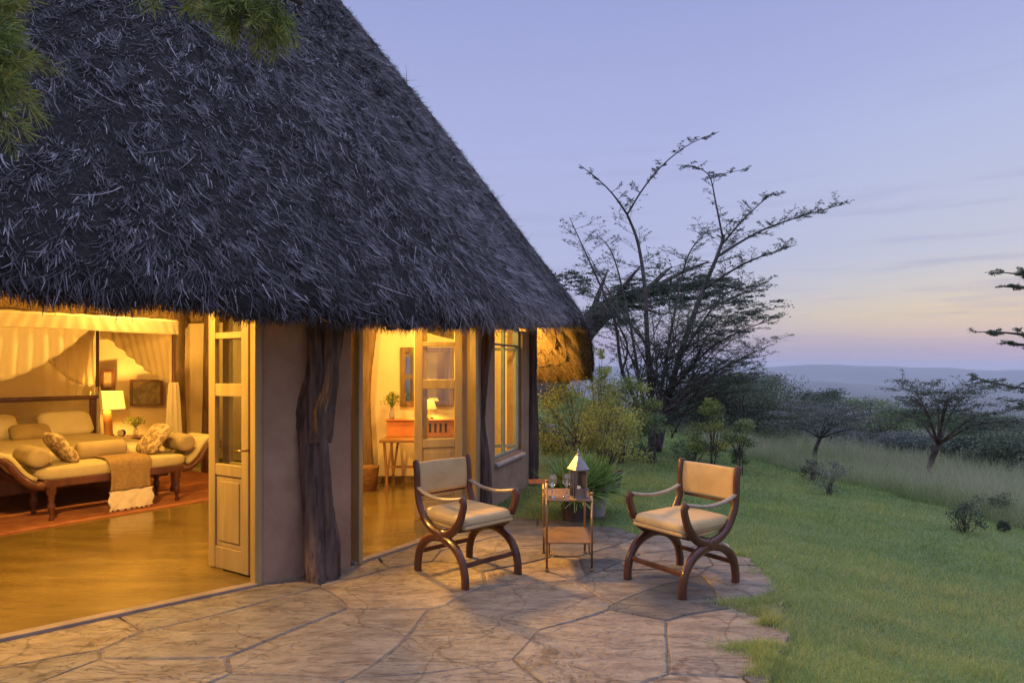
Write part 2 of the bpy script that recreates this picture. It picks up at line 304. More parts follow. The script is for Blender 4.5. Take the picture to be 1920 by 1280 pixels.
def stone_mat():
    m = mat('flagstone', (.118,.105,.086), (.215,.184,.136), scale=2.6, rough=.62, tint=True, c3=(.295,.228,.145), spec=.35)
    t = m.node_tree; l = t.links.new; p = t.nodes['Principled BSDF']
    tcn = N('ShaderNodeTexCoord', t); mp_ = N('ShaderNodeMapping', t); mp_.inputs['Rotation'].default_value = (0, 0, .5); mp_.inputs['Scale'].default_value = (1, 3.2, 1); l(tcn.outputs['Object'], mp_.inputs[0])
    n1 = N('ShaderNodeTexNoise', t); n1.inputs['Scale'].default_value = 1.5; n1.inputs['Detail'].default_value = 7; n1.inputs['Roughness'].default_value = .6; n1.inputs['Distortion'].default_value = .9; l(mp_.outputs[0], n1.inputs['Vector'])
    # terraces where the sandstone has split along its layers
    sn = N('ShaderNodeMath', t, operation='MULTIPLY'); l(n1.outputs[0], sn.inputs[0]); sn.inputs[1].default_value = 9
    fl = N('ShaderNodeMath', t, operation='FLOOR'); l(sn.outputs[0], fl.inputs[0])
    fr = N('ShaderNodeMath', t, operation='FRACT'); l(sn.outputs[0], fr.inputs[0])
    pw = N('ShaderNodeMath', t, operation='POWER'); l(fr.outputs[0], pw.inputs[0]); pw.inputs[1].default_value = 10
    ht = N('ShaderNodeMath', t, operation='ADD'); l(fl.outputs[0], ht.inputs[0]); l(pw.outputs[0], ht.inputs[1])
    n2 = N('ShaderNodeTexNoise', t); n2.inputs['Scale'].default_value = 22; n2.inputs['Detail'].default_value = 6; l(tcn.outputs['Object'], n2.inputs['Vector'])
    h2 = N('ShaderNodeMath', t, operation='MULTIPLY_ADD'); l(n2.outputs[0], h2.inputs[0]); h2.inputs[1].default_value = 1.1; l(ht.outputs[0], h2.inputs[2])
    b = N('ShaderNodeBump', t); b.inputs['Distance'].default_value = .009; b.inputs['Strength'].default_value = .9; l(h2.outputs[0], b.inputs['Height']); l(b.outputs[0], p.inputs['Normal'])
    # hairline cracks
    wn = N('ShaderNodeTexNoise', t); wn.inputs['Scale'].default_value = 1.9; wn.inputs['Detail'].default_value = 4; l(tcn.outputs['Object'], wn.inputs['Vector'])
    wa = N('ShaderNodeMixRGB', t, blend_type='ADD'); wa.inputs[0].default_value = .55; l(tcn.outputs['Object'], wa.inputs[1]); l(wn.outputs['Color'], wa.inputs[2])
    vo = N('ShaderNodeTexVoronoi', t, feature='DISTANCE_TO_EDGE'); vo.inputs['Scale'].default_value = 1.15; l(wa.outputs[0], vo.inputs['Vector'])
    vr = ramp([(0, (.45,.42,.40)), (.005, (.62,.59,.57)), (.014, (1,1,1))], t); l(vo.outputs['Distance'], vr.inputs[0])
    # mineral stains
    n3 = N('ShaderNodeTexNoise', t); n3.inputs['Scale'].default_value = 2.6; n3.inputs['Detail'].default_value = 9; n3.inputs['Roughness'].default_value = .7; l(mp_.outputs[0], n3.inputs['Vector'])
    r3 = ramp([(.38, (.50,.44,.45)), (.60, (1,1,1))], t); l(n3.outputs[0], r3.inputs[0])
    old = p.inputs['Base Color'].links[0].from_socket; mm = N('ShaderNodeMixRGB', t, blend_type='MULTIPLY'); mm.inputs[0].default_value = .75
    l(old, mm.inputs[1]); l(r3.outputs[0], mm.inputs[2])
    n4 = N('ShaderNodeTexNoise', t); n4.inputs['Scale'].default_value = 9; n4.inputs['Detail'].default_value = 9; n4.inputs['Roughness'].default_value = .75; l(tcn.outputs['Object'], n4.inputs['Vector'])
    r4 = ramp([(.36, (.62,.58,.56)), (.5, (1,1,1)), (.68, (1.25,1.22,1.15))], t); l(n4.outputs[0], r4.inputs[0])
    m4 = N('ShaderNodeMixRGB', t, blend_type='MULTIPLY'); m4.inputs[0].default_value = .6; l(mm.outputs[0], m4.inputs[1]); l(r4.outputs[0], m4.inputs[2])
    m5 = N('ShaderNodeMixRGB', t, blend_type='MULTIPLY'); m5.inputs[0].default_value = .8; l(m4.outputs[0], m5.inputs[1]); l(vr.outputs[0], m5.inputs[2]); l(m5.outputs[0], p.inputs['Base Color'])
    return m
M['stone'] = stone_mat()
M['joint'] = mat('joint', (.085,.068,.05), (.17,.135,.10), scale=20, rough=.95, bump=.01)

# ------------------------------------------------------------------ the ground
def sm(t): t = np.clip(t, 0, 1); return t*t*(3-2*t)
def gz(x, y):
    x = np.asarray(x, float); y = np.asarray(y, float)
    z = -.085*np.clip(x-1.6, 0, 12)
    z = z+.055*np.clip(y-9.5, 0, 26)*(1-sm((x-.8)/4.5))
    z = z+.012*np.sin(x*1.3+y*.6)*sm((np.hypot(x, y)-6)/4)
    r = np.hypot(x-2, y)
    z = z-.17*np.clip(r-34, 0, 1150)
    return z-.03
def patio_poly():
    px = [(960,968),(1060,972),(1130,984),(1215,1000),(1330,1018),(1400,1042),(1440,1080),(1462,1112),(1470,1160),(1482,1196),(1450,1240),(1440,1290),(1400,1400),(1350,1600)]
    return [tuple(gnd(*p)[:2]) for p in px]
PAT = patio_poly()
PATIO = np.array(PAT+[(.6,-.5),(-6.5,-.5),(-6.6,.8),(-4.4,2.6),(-1.88,4.72),(-1.3,5.2),(-.92,5.75),(-.6,6.4),(-.38,7.0),(.0,7.6)])
def inside(x, y, poly=PATIO):
    x = np.asarray(x); y = np.asarray(y); c = np.zeros(x.shape, bool); n = len(poly)
    for i in range(n):
        (x1, y1), (x2, y2) = poly[i], poly[(i+1) % n]
        k = ((y1 > y) != (y2 > y)) & (x < (x2-x1)*(y-y1)/(y2-y1+1e-12)+x1); c ^= k
    return c
def axis(a, b, near, far, g):
    out = [0.0]; st = near
    while out[-1] < b: out.append(out[-1]+st); st = min(st*g, far)
    neg = [0.0]; st = near
    while neg[-1] > a: neg.append(neg[-1]-st); st = min(st*g, far)
    return np.array(sorted(set(neg+out)))
gx = axis(-9000, 9000, .5, 900, 1.12); gy = axis(-300, 9000, .5, 700, 1.1)
X, Y = np.meshgrid(gx, gy, indexing='ij')
Z = gz(X, Y)
far = sm((np.hypot(X, Y)-1300)/2500)
Z = Z+far*18*np.sin(X*.0021+1)*np.sin(Y*.0017)
m = MB(); m.grid(np.stack([X, Y, Z], -1)); tag(m.build('ground', M['lawn']), kind='structure')
# far hills beyond the valley
def hills(name, d0, d1, prof, seed, foot=-205):
    # prof: heights of the crest against x/d1
    r = np.random.default_rng(seed); xs = np.linspace(-6500, 6500, 260)*d1/5600; vs = np.linspace(0, 1, 26); G = []
    tp = np.interp(xs/d1, [p[0] for p in prof], [p[1] for p in prof])
    tp = np.convolve(np.pad(tp, 6, 'edge'), np.ones(13)/13, 'valid')+sum(a*np.sin(xs/k*5600/d1+r.uniform(0, 6)) for a, k in ((5, 330), (3, 150), (1.6, 62)))*d1/5600
    for v in vs:
        y = d0+(d1-d0)*v; z = foot+(tp-foot)*sm(v*1.05)+14*np.sin(xs/210+v*9)*np.sin(v*PI)+9*np.sin(xs/95-v*14+seed)*np.sin(v*PI)
        G.append(np.stack([xs, np.full_like(xs, y), z], -1))
    for v in (.5, 1): G.append(np.stack([xs, np.full_like(xs, d1+600*v), foot+(tp-foot)*(1-v)-3], -1))
    m = MB(); m.grid(np.array(G)[:, ::-1]); return tag(m.build(name, M['hill']), kind='structure')
hills('hills', 4200, 5900, [(-1,20),(.2,10),(.40,12),(.47,26),(.52,32),(.58,16),(.66,2),(.74,-14),(.9,-30),(1.2,-10)], 4)
hills('ridge', 2900, 3700, [(-1,-60),(.3,-70),(.45,-62),(.55,-92),(.65,-112),(.75,-88),(.85,-76),(1.2,-60)], 6)
hills('foothills', 1700, 2300, [(-1,-90),(.3,-100),(.42,-84),(.52,-104),(.62,-92),(.72,-108),(.85,-98),(1.2,-90)], 8)

# flagstone patio: irregular slabs laid on a bed of mortar
def clip(poly, a, b, c):
    out = []
    for i in range(len(poly)):
        p, q = poly[i], poly[(i+1) % len(poly)]; fp, fq = a*p[0]+b*p[1]-c, a*q[0]+b*q[1]-c
        if fp <= 0: out.append(p)
        if fp*fq < 0: t = fp/(fp-fq); out.append((p[0]+(q[0]-p[0])*t, p[1]+(q[1]-p[1])*t))
    return out
r_ = np.random.default_rng(23)
seeds = []
ROT = np.array([[.76, .65], [-.65, .76]])
for _ in range(9000):
    q = np.array([r_.uniform(-8, 5), r_.uniform(-2.5, 9)]); c = ROT @ q; c[0] /= 1.45
    rm_ = r_.choice([.30, .5, .66, .78], p=[.25, .35, .28, .12])
    if all(np.hypot(*(c-e)) > max(rm_, re)*.98 for e, re, _ in seeds): seeds.append((c, rm_, q))
seeds = [tuple(ROT @ q / np.array([1.45, 1])) for _, _, q in seeds]
def unrot(p):
    p = np.asarray(p, float)*np.array([1.45, 1]); p = p @ ROT
    x, y = p[:, 0].copy(), p[:, 1].copy()
    return np.stack([x+.05*np.sin(y*2.3+x*.9)+.022*np.sin(y*5.1-x*3), y+.05*np.sin(x*2.1-y*.7+1)+.022*np.sin(x*4.7+y*2)], 1)
m = MB(); bed = MB()
def ccw(poly): return sum(poly[i][0]*poly[(i+1) % len(poly)][1]-poly[(i+1) % len(poly)][0]*poly[i][1] for i in range(len(poly)))
for sx, sy in seeds:
    cell = [(sx-1.2, sy-1.2), (sx+1.2, sy-1.2), (sx+1.2, sy+1.2), (sx-1.2, sy+1.2)]
    for qx, qy in seeds:
        if (qx, qy) != (sx, sy) and math.hypot(qx-sx, qy-sy) < 3.2:
            a, b = qx-sx, qy-sy; n_ = math.hypot(a, b); a /= n_; b /= n_
            cell = clip(cell, a, b, a*(sx+qx)/2+b*(sy+qy)/2-.001)
            if not cell: break
    if len(cell) < 3: continue
    # resample and roughen the outline
    pts = []
    for i in range(len(cell)):
        p, q = np.array(cell[i]), np.array(cell[(i+1) % len(cell)]); k = max(1, int(np.linalg.norm(q-p)/.09))
        for t in range(k): pts.append(p+(q-p)*t/k)
    pts = unrot(pts); c0 = unrot([np.mean(cell, 0)])[0]; cx_, cy_ = c0
    off = .012*np.sin(pts[:, 0]*17+pts[:, 1]*11)+.009*np.sin(pts[:, 0]*39-pts[:, 1]*31)
    pts = pts-(pts-c0)/np.linalg.norm(pts-c0, axis=1, keepdims=True)*(.001+.45*np.abs(off))[:, None]
    ins = inside(pts[:, 0], pts[:, 1])
    if not inside(np.array([cx_]), np.array([cy_]))[0]:
        if ins.mean() < .22: continue
        c0 = pts[ins].mean(0); cx_, cy_ = c0
        if not inside(np.array([cx_]), np.array([cy_]))[0]: continue
    # pull slab corners that overhang the lawn back to the edge
    for i in range(len(pts)):
        if not ins[i]:
            lo, hi = 0.0, 1.0
            for _ in range(12):
                md = (lo+hi)/2; p = c0+(pts[i]-c0)*md
                if inside(np.array([p[0]]), np.array([p[1]]))[0]: lo = md
                else: hi = md
            if lo > 0: pts[i] = c0+(pts[i]-c0)*min(1, lo+.03*math.sin(i*1.7))
    tl = r_.uniform(-.004, .004, 2); hz_ = r_.uniform(-.004, .004); n_ = len(pts); tn = float(np.clip(r_.normal(.48, .30), 0.0, 1.0))
    top = [(p[0], p[1], hz_+tl[0]*(p[0]-cx_)+tl[1]*(p[1]-cy_)) for p in pts*.0+pts]
    inn = [(c0[0]+(p[0]-c0[0])*.975, c0[1]+(p[1]-c0[1])*.975, hz_+tl[0]*(p[0]-cx_)+tl[1]*(p[1]-cy_)) for p in pts]
    low = [(p[0], p[1], -.009+hz_) for p in pts]; bot = [(p[0], p[1], -.04) for p in pts]
    f = [tuple(range(n_))]
    for a_, b_ in ((0, 1), (1, 2)): f += [(a_*n_+i, b_*n_+i, b_*n_+(i+1) % n_, a_*n_+(i+1) % n_) for i in range(n_)]
    m.add(inn+low+bot, f, 0, False, tn)
p3 = [(x, y, -.02) for x, y in PATIO[:]]
cen = PATIO.mean(0)
b3 = [(cen[0]+(x-cen[0])*.90, cen[1]+(y-cen[1])*.90, -.007) for x, y in PATIO]
from mathutils.geometry import tessellate_polygon
tri = tessellate_polygon([[Vector(p) for p in b3]])
m.add(b3, [tuple(t) if True else t for t in tri], 1)
patio = tag(m.build('patio', [M['stone'], M['joint']]), kind='structure')

# ------------------------------------------------------------------ the house
H = thing('thatched_house', 'round cottage with steep dark thatched roof and open folding doors glowing yellow', 'house', (-4.5, 6.3, 0))
APEX = np.array([-3.8, 6.8, 7.8])
EAVE = np.array([(-6.4,-.1,2.0),(-4.0,1.95,1.98),(-2.52,3.18,1.97),(-1.40,4.12,1.92),(-.75,4.75,1.91),(-.29,5.35,1.95),(.06,6.05,1.99),(.36,6.85,2.05),(.66,7.8,2.12),(.92,8.6,2.17),
  (1.10,9.1,2.03),(1.22,9.72,1.53),(1.0,10.12,1.44),(.2,10.25,1.40),(-1.3,10.05,1.5),(-2.4,10.1,1.5),(-3.4,10.7,1.6),(-4.6,11.5,1.6),(-5.7,11.9,1.6),(-7.2,11.4,1.7),(-9.2,10,1.8),(-11,7.4,1.9),(-11.2,3.6,2.0),(-9.2,.9,2.0)])
NT, NS = 480, 60
EV = spline(EAVE, NT, True)
tt = np.arange(NT)
EV[:, 2] += .018*np.sin(tt*.53)+.014*np.sin(tt*1.31+1)
HD = APEX[:2]-EV[:, :2]; HD = np.concatenate([HD, np.zeros((NT, 1))], 1); HD = nrm(HD)      # horizontal, towards the apex
def roof_out(s):
    # s runs from 0 at the eave to 1 at the apex
    b = .20*np.sin(PI*s)+.16*(1-math.exp(-s/.025))*math.exp(-s/.16)
    return EV+(APEX-EV)*s-HD*b
def roof_in(s):
    E = EV+HD*.30+np.array([0, 0, .05]); A = APEX-np.array([0, 0, .55])
    return E+(A-E)*s
ss = np.concatenate([[0, .004, .012, .025], np.linspace(.04, 1, NS)])
GO = np.array([roof_out(s) for s in ss]); GO[0] += HD*.02
roof = MB()
jit = rng.normal(0, .006, GO.shape[:2])[..., None]; nrm_h = -HD[None]
roof.grid(GO+jit*nrm_h, mat=1, smooth=True, wrap=True)
# the strands, on the slopes that face the terrace
wt = np.linalg.norm(np.roll(EV, -1, 0)-EV, axis=1)
wt = wt*np.where((tt > 0) & (tt < 14/24*NT), 1, .0)
NSTR = 185000
def sample_roof(n, smin=0.0, smax=.93, edge=False):
    k = rng.choice(NT, n, p=wt/wt.sum()); f = rng.random(n)
    s = np.full(n, 0.0) if edge else 1-np.sqrt(rng.uniform((1-smax)**2, (1-smin)**2, n))
    def pos(s_):
        e0, e1 = EV[k], EV[(k+1) % NT]; E = e0+(e1-e0)*f[:, None]; hd = HD[k]
        b = .20*np.sin(PI*s_)+.16*(1-np.exp(-s_/.025))*np.exp(-s_/.16)
        return E+(APEX-E)*s_[:, None]-hd*b[:, None]
    p = pos(s); q = pos(s+.01); up = nrm(q-p); ac = nrm(EV[(k+1) % NT]-EV[k]); n_ = nrm(np.cross(ac, up))
    n_ = np.where((np.sum(n_*-HD[k], 1) < 0)[:, None], -n_, n_)
    return p, -up, ac, n_, s
p, dn, ac, nn, s_ = sample_roof(NSTR)
ph = p @ np.array([1.9, 1.2, 2.3]); flow = .30*np.sin(ph*1.1+1.3*np.sin(p[:, 2]*1.7))+.22*np.sin(p @ np.array([3.1, -2.2, 1.4]))
upness = sm((s_-.05)/.5)
cell = np.floor(p/np.array([.085,.085,.10])+.5*np.sin(p[:, [1,2,0]]*7)).astype(np.int64); hs = (cell[:, 0]*73856093) ^ (cell[:, 1]*19349663) ^ (cell[:, 2]*83492791)
hv = rng.normal(0, 1, 8192); ca_ = hv[hs % 8192]; cb_ = hv[(hs // 7) % 8192]
ang = flow*.8+ca_*(.14+.34*upness)+rng.normal(0, 1, NSTR)*(.15+.16*upness)
D = dn*np.cos(ang)[:, None]+ac*np.sin(ang)[:, None]
Ls = rng.uniform(.06, .155, NSTR)*(1+.25*ca_*(np.abs(ca_) < 1.5)); tn = np.clip(.10*cb_+rng.normal(.33, .20, NSTR)+.10*np.sin(p @ np.array([1.1, .7, 1.6]))*1.0, 0.0, .75)
hot = rng.random(NSTR) < .06+.05*(ca_ > 1); tn = np.where(hot, rng.uniform(.6, 1.0, NSTR), tn)
kp = (cb_ > -1.6) | (rng.random(NSTR) < .25)
p, D, nn, Ls, tn, cb_ = p[kp], D[kp], nn[kp], Ls[kp], tn[kp], cb_[kp]; NSTR = len(p)
roof.strands(p-D*(Ls*.5)[:, None]-nn*.004, D, nn, Ls, rng.uniform(.0052, .0125, NSTR), np.abs(rng.normal(.0, .022, NSTR))+.012*cb_, rng.normal(0, .035, NSTR), tn)
# tousled loose ends
n2 = 500
p, dn, ac, nn, s_ = sample_roof(n2, .03)
ang = rng.normal(0, .9, n2); D = dn*np.cos(ang)[:, None]+ac*np.sin(ang)[:, None]
roof.strands(p, D, nn, rng.uniform(.15, .34, n2), rng.uniform(.007, .013, n2), rng.uniform(.02, .08, n2), rng.normal(0, .1, n2), rng.uniform(.35, .95, n2), rows=5)
# hanging fringe along the eave
n3 = 26000
p, dn, ac, nn, s_ = sample_roof(n3, edge=True)
dp_ = rng.uniform(0, .30, n3); inw = np.array(APEX)[None]-p; inw[:, 2] = 0; inw = nrm(inw)
ang = rng.normal(0, .22, n3); D = nrm(dn*np.cos(ang)[:, None]+ac*np.sin(ang)[:, None]+np.array([0, 0, -.25]))
P0 = p+inw*dp_[:, None]+np.array([0, 0, .10])+rng.normal(0, .012, (n3, 3)); P0[:, 2] += dp_*.15
roof.strands(P0, D, -inw, rng.uniform(.10, .165, n3), rng.uniform(.005, .011, n3), rng.normal(0, .012, n3), rng.normal(0, .014, n3), np.clip(rng.normal(.3, .14, n3), 0, .8))
RO = roof.build('roof', [M['thatch'], M['thatch_base']], H)
und = MB()
GI = np.array([roof_in(s) for s in np.linspace(0, 1, 40)])
und.grid(np.concatenate([GO[0][None], (GO[0]*.5+GI[0]*.5-np.array([0, 0, .0]))[None], GI])[:, ::-1], smooth=True, wrap=True)
# cut straw ends hang below the underside where the eave dips past the corner
ns_ = 16000; k_ = rng.integers(int(9.2/24*NT), int(14/24*NT), ns_); sv = rng.uniform(-.005, .26, ns_)
E_ = EV[k_]+HD[k_]*.30+np.array([0, 0, .05]); A_ = APEX-np.array([0, 0, .55]); p_ = E_+(A_-E_)*sv[:, None]+rng.normal(0, .012, (ns_, 3)); d_n = nrm(E_-A_+rng.normal(0, .9, (ns_, 3)))
lip = rng.random(ns_) < .45; q_ = rng.random((ns_, 1)); p_ = np.where(lip[:, None], EV[k_]*(1-q_)+E_*q_+np.array([0, 0, .05]), p_); d_n = np.where(lip[:, None], nrm(d_n*.6+np.array([0, 0, -1])+rng.normal(0, .25, (ns_, 3))), d_n)
n_in = nrm(HD[k_]*.8+np.array([0, 0, -.6])); und.strands(p_, d_n, n_in, np.where(lip, rng.uniform(.05, .10, ns_), rng.uniform(.08, .22, ns_)), rng.uniform(.006, .012, ns_), rng.uniform(.0, .035, ns_), rng.normal(0, .03, ns_), np.full(ns_, .5))
und.build('soffit', M['thatch_under'], RO)
# laths tied under the thatch, one ring above the other, and pole rafters
bat = MB()
for s in np.arange(.035, .5, .032):
    ring = roof_in(s)-np.array([0, 0, .03]); idx = list(range(0, NT, 3)); P = ring[idx+[0]]
    bat.tube(P+rng.normal(0, .006, P.shape), .016, 5, cap=False)
bat.build('battens', M['pole'], RO)
for k in range(4, NT, 20):
    if 196 < k < 262: continue
    a = roof_in(.012)[k]-np.array([0, 0, .085]); b = roof_in(.93)[k]-np.array([0, 0, .085])
    rm = MB(); q = np.linspace(0, 1, 7)[:, None]; P = a+(b-a)*q+rng.normal(0, .012, (7, 3)); rm.tube(P, np.linspace(.055, .04, 7), 7); rm.build('rafter', M['pole'], RO)

def wall_strip(mb, pts, z0, z1, th, side=1, mats=(0, 1), close=True, n=None):
    # pts: outer face, walked with the inside on the left; th: thickness towards the left
    P = np.asarray(pts, float); T = np.gradient(P, axis=0) if len(P) > 2 else np.array([P[1]-P[0]]*2); T = nrm(T); I = np.stack([-T[:, 1], T[:, 0]], 1)*th*side
    Q = P+I; z0 = np.broadcast_to(z0, len(P)); z1 = np.broadcast_to(z1, len(P)); k = len(P)
    v = [(*P[i], z0[i]) for i in range(k)]+[(*P[i], z1[i]) for i in range(k)]+[(*Q[i], z0[i]) for i in range(k)]+[(*Q[i], z1[i]) for i in range(k)]
    fo = [(i, i+1, k+i+1, k+i) for i in range(k-1)]; fi = [(2*k+i+1, 2*k+i, 3*k+i, 3*k+i+1) for i in range(k-1)]
    ft = [(k+i, k+i+1, 3*k+i+1, 3*k+i) for i in range(k-1)]; fb = [(i+1, i, 2*k+i, 2*k+i+1) for i in range(k-1)]
    mb.add(v, fo+ft+[(0, k, 3*k, 2*k), (k-1, 3*k-1, 4*k-1, 2*k-1)]+fb, mats[0]); mb.add(v, fi, mats[1]); return mb
WM = [M['plaster_out'], M['plaster_in']]
WT = 2.42
pier = spline([(-1.86,4.735),(-1.6,4.945),(-1.30,5.20)], 9)
pm = MB(); wall_strip(pm, pier, -.03, WT, .24); pm.build('wall', WM, H, bevel=.02, seg=3)
F0 = np.array([-.40, 6.98]); FD = nrm(np.array([.66, 1.97])); FN = np.array([-FD[1], FD[0]])
def fw(t): return tuple(F0+FD*t)
ww = MB(); TH = .22
wall_strip(ww, [fw(0), fw(.3), fw(.62)], -.03, WT, TH); ww.build('wall', WM, H)
ww = MB(); wall_strip(ww, [fw(.62), fw(1.2), fw(1.70)], -.03, .50, TH); ww.build('wall', WM, H)
ww = MB(); wall_strip(ww, [fw(.62), fw(1.2), fw(1.70)], 2.16, WT, TH); ww.build('wall', WM, H)
ww = MB(); wall_strip(ww, [fw(1.70), fw(2.0), fw(2.10)], -.03, 2.10, TH); ww.build('wall', WM, H)
# the back wall, curving round to the far side
BACK = [(.05,9.15),(-1.3,9.15),(-2.4,9.2),(-3.35,9.8),(-4.5,10.72),(-5.6,11.15),(-6.95,10.72),(-8.75,9.55),(-10.4,7.3),(-10.5,4),(-8.7,1.5),(-6.6,.8),(-4.4,2.6)]
bp = spline(BACK, 90); bw = MB(); wall_strip(bw, bp, -.03, np.where(bp[:, 0] > -2.2, 2.36-.38*sm((bp[:, 0]+2.2)/1.6), 2.36), .22); bw.build('wall', WM, H)
sk = MB(); wall_strip(sk, np.array([p for p in bp])+np.stack([-nrm(np.gradient(bp, axis=0))[:, 1], nrm(np.gradient(bp, axis=0))[:, 0]], 1)*.222, .0, .10, .018, mats=(0, 0)); sk.build('skirting', M['pole'], H)
# polished floor and its threshold
fl = [tuple(p) for p in bp]+[(-1.86,4.735),(-1.30,5.20),(-.92,5.75),(-.6,6.4),(-.40,6.98),fw(2.0)]
fv = [(x, y, .015) for x, y in fl]; fm = MB(); fm.add(fv, [tuple(t) for t in tessellate_polygon([[Vector(p) for p in fv]])]); fm.build('floor', M['floor'], H)
def sill(pts):
    sm_ = MB(); P = spline(pts, 24); wall_strip(sm_, np.array(P)+np.array([.02, -.02]), -.03, .022, .075, mats=(0, 0)); return sm_.build('threshold', M['concrete'], H, bevel=.006)
sill([(-4.38,2.62),(-3.0,3.77),(-1.88,4.71)]); sill([(-1.29,5.22),(-.92,5.75),(-.6,6.4),(-.41,6.96)])

# twisted tree-trunk posts built into the walls
def trunk(pts, rad, name='timber_post', mt='bark', n=14, lobes=3, tw=.25, amp=.16, seed=1, strands=1):
    m_ = 60; n *= 2; tw = tw*26/m_
    P = spline(pts, m_); R = np.interp(np.linspace(0, 1, m_), np.linspace(0, 1, len(rad)), rad)
    q = MB(); r = np.random.default_rng(seed); v = []
    for i in range(m_):
        for k in range(n):
            th = 2*PI*k/n; a = 1+amp*math.sin(lobes*th+tw*i+.5*math.sin(i*.21))+amp*.4*math.sin((lobes+2)*th+tw*.7*i+1)-amp*.55*max(0, math.sin((lobes*2+3)*th+tw*1.5*i+.8*math.sin(i*.3+th)))**3+r.normal(0, .018)
            v.append((P[i][0]+R[i]*a*math.cos(th), P[i][1]+R[i]*a*math.sin(th)*.9, P[i][2]))
    f = [(i*n+k, i*n+(k+1) % n, (i+1)*n+(k+1) % n, (i+1)*n+k) for i in range(m_-1) for k in range(n)]+[tuple(range(n))[::-1], tuple((m_-1)*n+k for k in range(n))]
    q.add(v, f, 0, True); return q
def onpier(px, py, d): p = at(px, py, d); return p
q = trunk([onpier(600,1086,4.86)+np.array([0,0,-.01]), onpier(598,1000,4.9), onpier(592,880,4.92), onpier(587,760,4.93), onpier(598,690,4.95), onpier(588,600,4.96)+0, onpier(590,540,4.96)], [.118,.102,.098,.095,.09,.07,.066], lobes=3, tw=.34, n=24, amp=.22)
q2 = trunk([onpier(596,830,4.92), onpier(602,770,4.90), onpier(618,710,4.93), onpier(624,650,4.96), onpier(627,600,4.98), onpier(629,540,4.98)], [.09,.095,.07,.065,.068,.066], lobes=2, tw=.35, n=16, seed=3)
q.add(np.concatenate(q2.V), [tuple(x) for fa, _, _ in q2.F for x in fa], 0, True)
q3 = trunk([onpier(628,1086,4.93), onpier(626,1020,4.93), onpier(618,960,4.93), onpier(604,900,4.93)], [.035,.045,.045,.03], lobes=2, n=12, seed=4)
q.add(np.concatenate(q3.V), [tuple(x) for fa, _, _ in q3.F for x in fa], 0, True)
tag(q.build('timber_post', M['bark'], H), 'dark twisted forked trunk set into the pier')
tp = fw(.2); tagm = trunk([(tp[0]+.03, tp[1]-.01, -.03), (tp[0]+.035, tp[1], .5), (tp[0]-.02, tp[1], 1.0), (tp[0]+.02, tp[1], 1.5), (tp[0]+.09, tp[1], 2.05), (tp[0]+.1, tp[1], 2.5)], [.075,.06,.05,.055,.06,.06], seed=6, n=12).build('timber_post', M['bark'], H)
tp = fw(2.06); trunk([(tp[0]+.02, tp[1], -.03), (tp[0]+.035, tp[1], .6), (tp[0]+.02, tp[1], 1.2), (tp[0]+.03, tp[1], 1.7), (tp[0]+.02, tp[1], 2.25)], [.085,.075,.07,.075,.07], seed=7, n=12).build('timber_post', M['bark'], H)
# poles against the inner walls
def pole(pts, rad, seed): return trunk(pts, rad, seed=seed, n=12, amp=.08, mt='pole').build('timber_post', M['pole'], H)
pole([at(684,905,8.8), at(681,850,8.8), at(678,760,8.8), at(684,690,8.8), at(694,610,8.8), at(697,560,8.8)], [.13,.125,.115,.11,.10,.10], 8)
pole([at(383,873,10.3), at(386,760,10.3), at(388,660,10.3), at(390,575,10.3), at(391,520,10.3)], [.055,.05,.05,.05,.05], 9)
pole([at(341,860,10.55), at(338,740,10.55), at(337,640,10.55), at(338,560,10.55)], [.085,.08,.08,.075], 10)

# folding doors: each leaf has two panes, a top light and a lower panel
def leaf(p0, p1, open_side, h0=.03, h1=2.10):
    p0 = np.array([*p0, 0.]); p1 = np.array([*p1, 0.]); W = np.linalg.norm(p1-p0); u = (p1-p0)/W; n = np.array([-u[1], u[0], 0]); ax = np.array([u, n, [0,0,1.]]); th = .042
    d = MB()
    def rect(a, b, z0, z1, t=th, mat=0, off=0): d.box(p0+u*(a+b)/2+n*off+np.array([0,0,(z0+z1)/2]), (b-a, t, z1-z0), ax, mat)
    st = .085
    rect(0, st, h0, h1); rect(W-st, W, h0, h1)
    rails = [(h0, h0+.17), (.76, .85), (1.38, 1.48), (1.83, 1.88), (2.04, h1)]
    for z0, z1 in rails: rect(st, W-st, z0, z1, th-.004)
    rect(st, W-st, h0+.17, .76, .012)                           # recessed panel
    rect(st+.035, W-st-.035, h0+.215, .715, .030)              # raised field
    o = d.build('folding_door', M['door'], H, bevel=.006)
    for z0, z1 in ((.85, 1.38), (1.48, 1.83), (1.88, 2.04)):
        g = MB(); g.box(p0+u*W/2+np.array([0,0,(z0+z1)/2]), (W-2*st, .005, z1-z0), ax); g.build('pane', M['glass'], o)
    return o
l1 = leaf((-2.41, 5.12), (-1.985, 4.86), 1)
hd = MB(); hd.tube([(-1.99,4.845,.98),(-1.995,4.80,.98),(-2.07,4.79,.98)], .008, 8); hd.build('handle', M['brass'], l1)
leaf((-2.33, 5.19), (-1.915, 4.94), 1)
leaf((-1.03, 6.74), (-.535, 6.87), 1)
leaf((-.99, 6.83), (-.47, 6.96), 1)
def post(p, sx, sy, ang, z1=2.3, mt='door', nm='door_frame'):
    d = MB(); d.box((p[0], p[1], z1/2), (sx, sy, z1), rotz(ang)); return d.build(nm, M[mt], H, bevel=.006)
post((-1.90, 4.755), .055, .11, math.radians(40)); post((-.43, 6.94), .06, .12, math.radians(66)); post((-1.275, 5.255), .04, .12, math.radians(50))
def header(pts):
    d = MB(); wall_strip(d, spline(pts, 12), 2.12, 2.30, .12, mats=(0, 0)); d.build('door_frame', M['door'], H, bevel=.006)
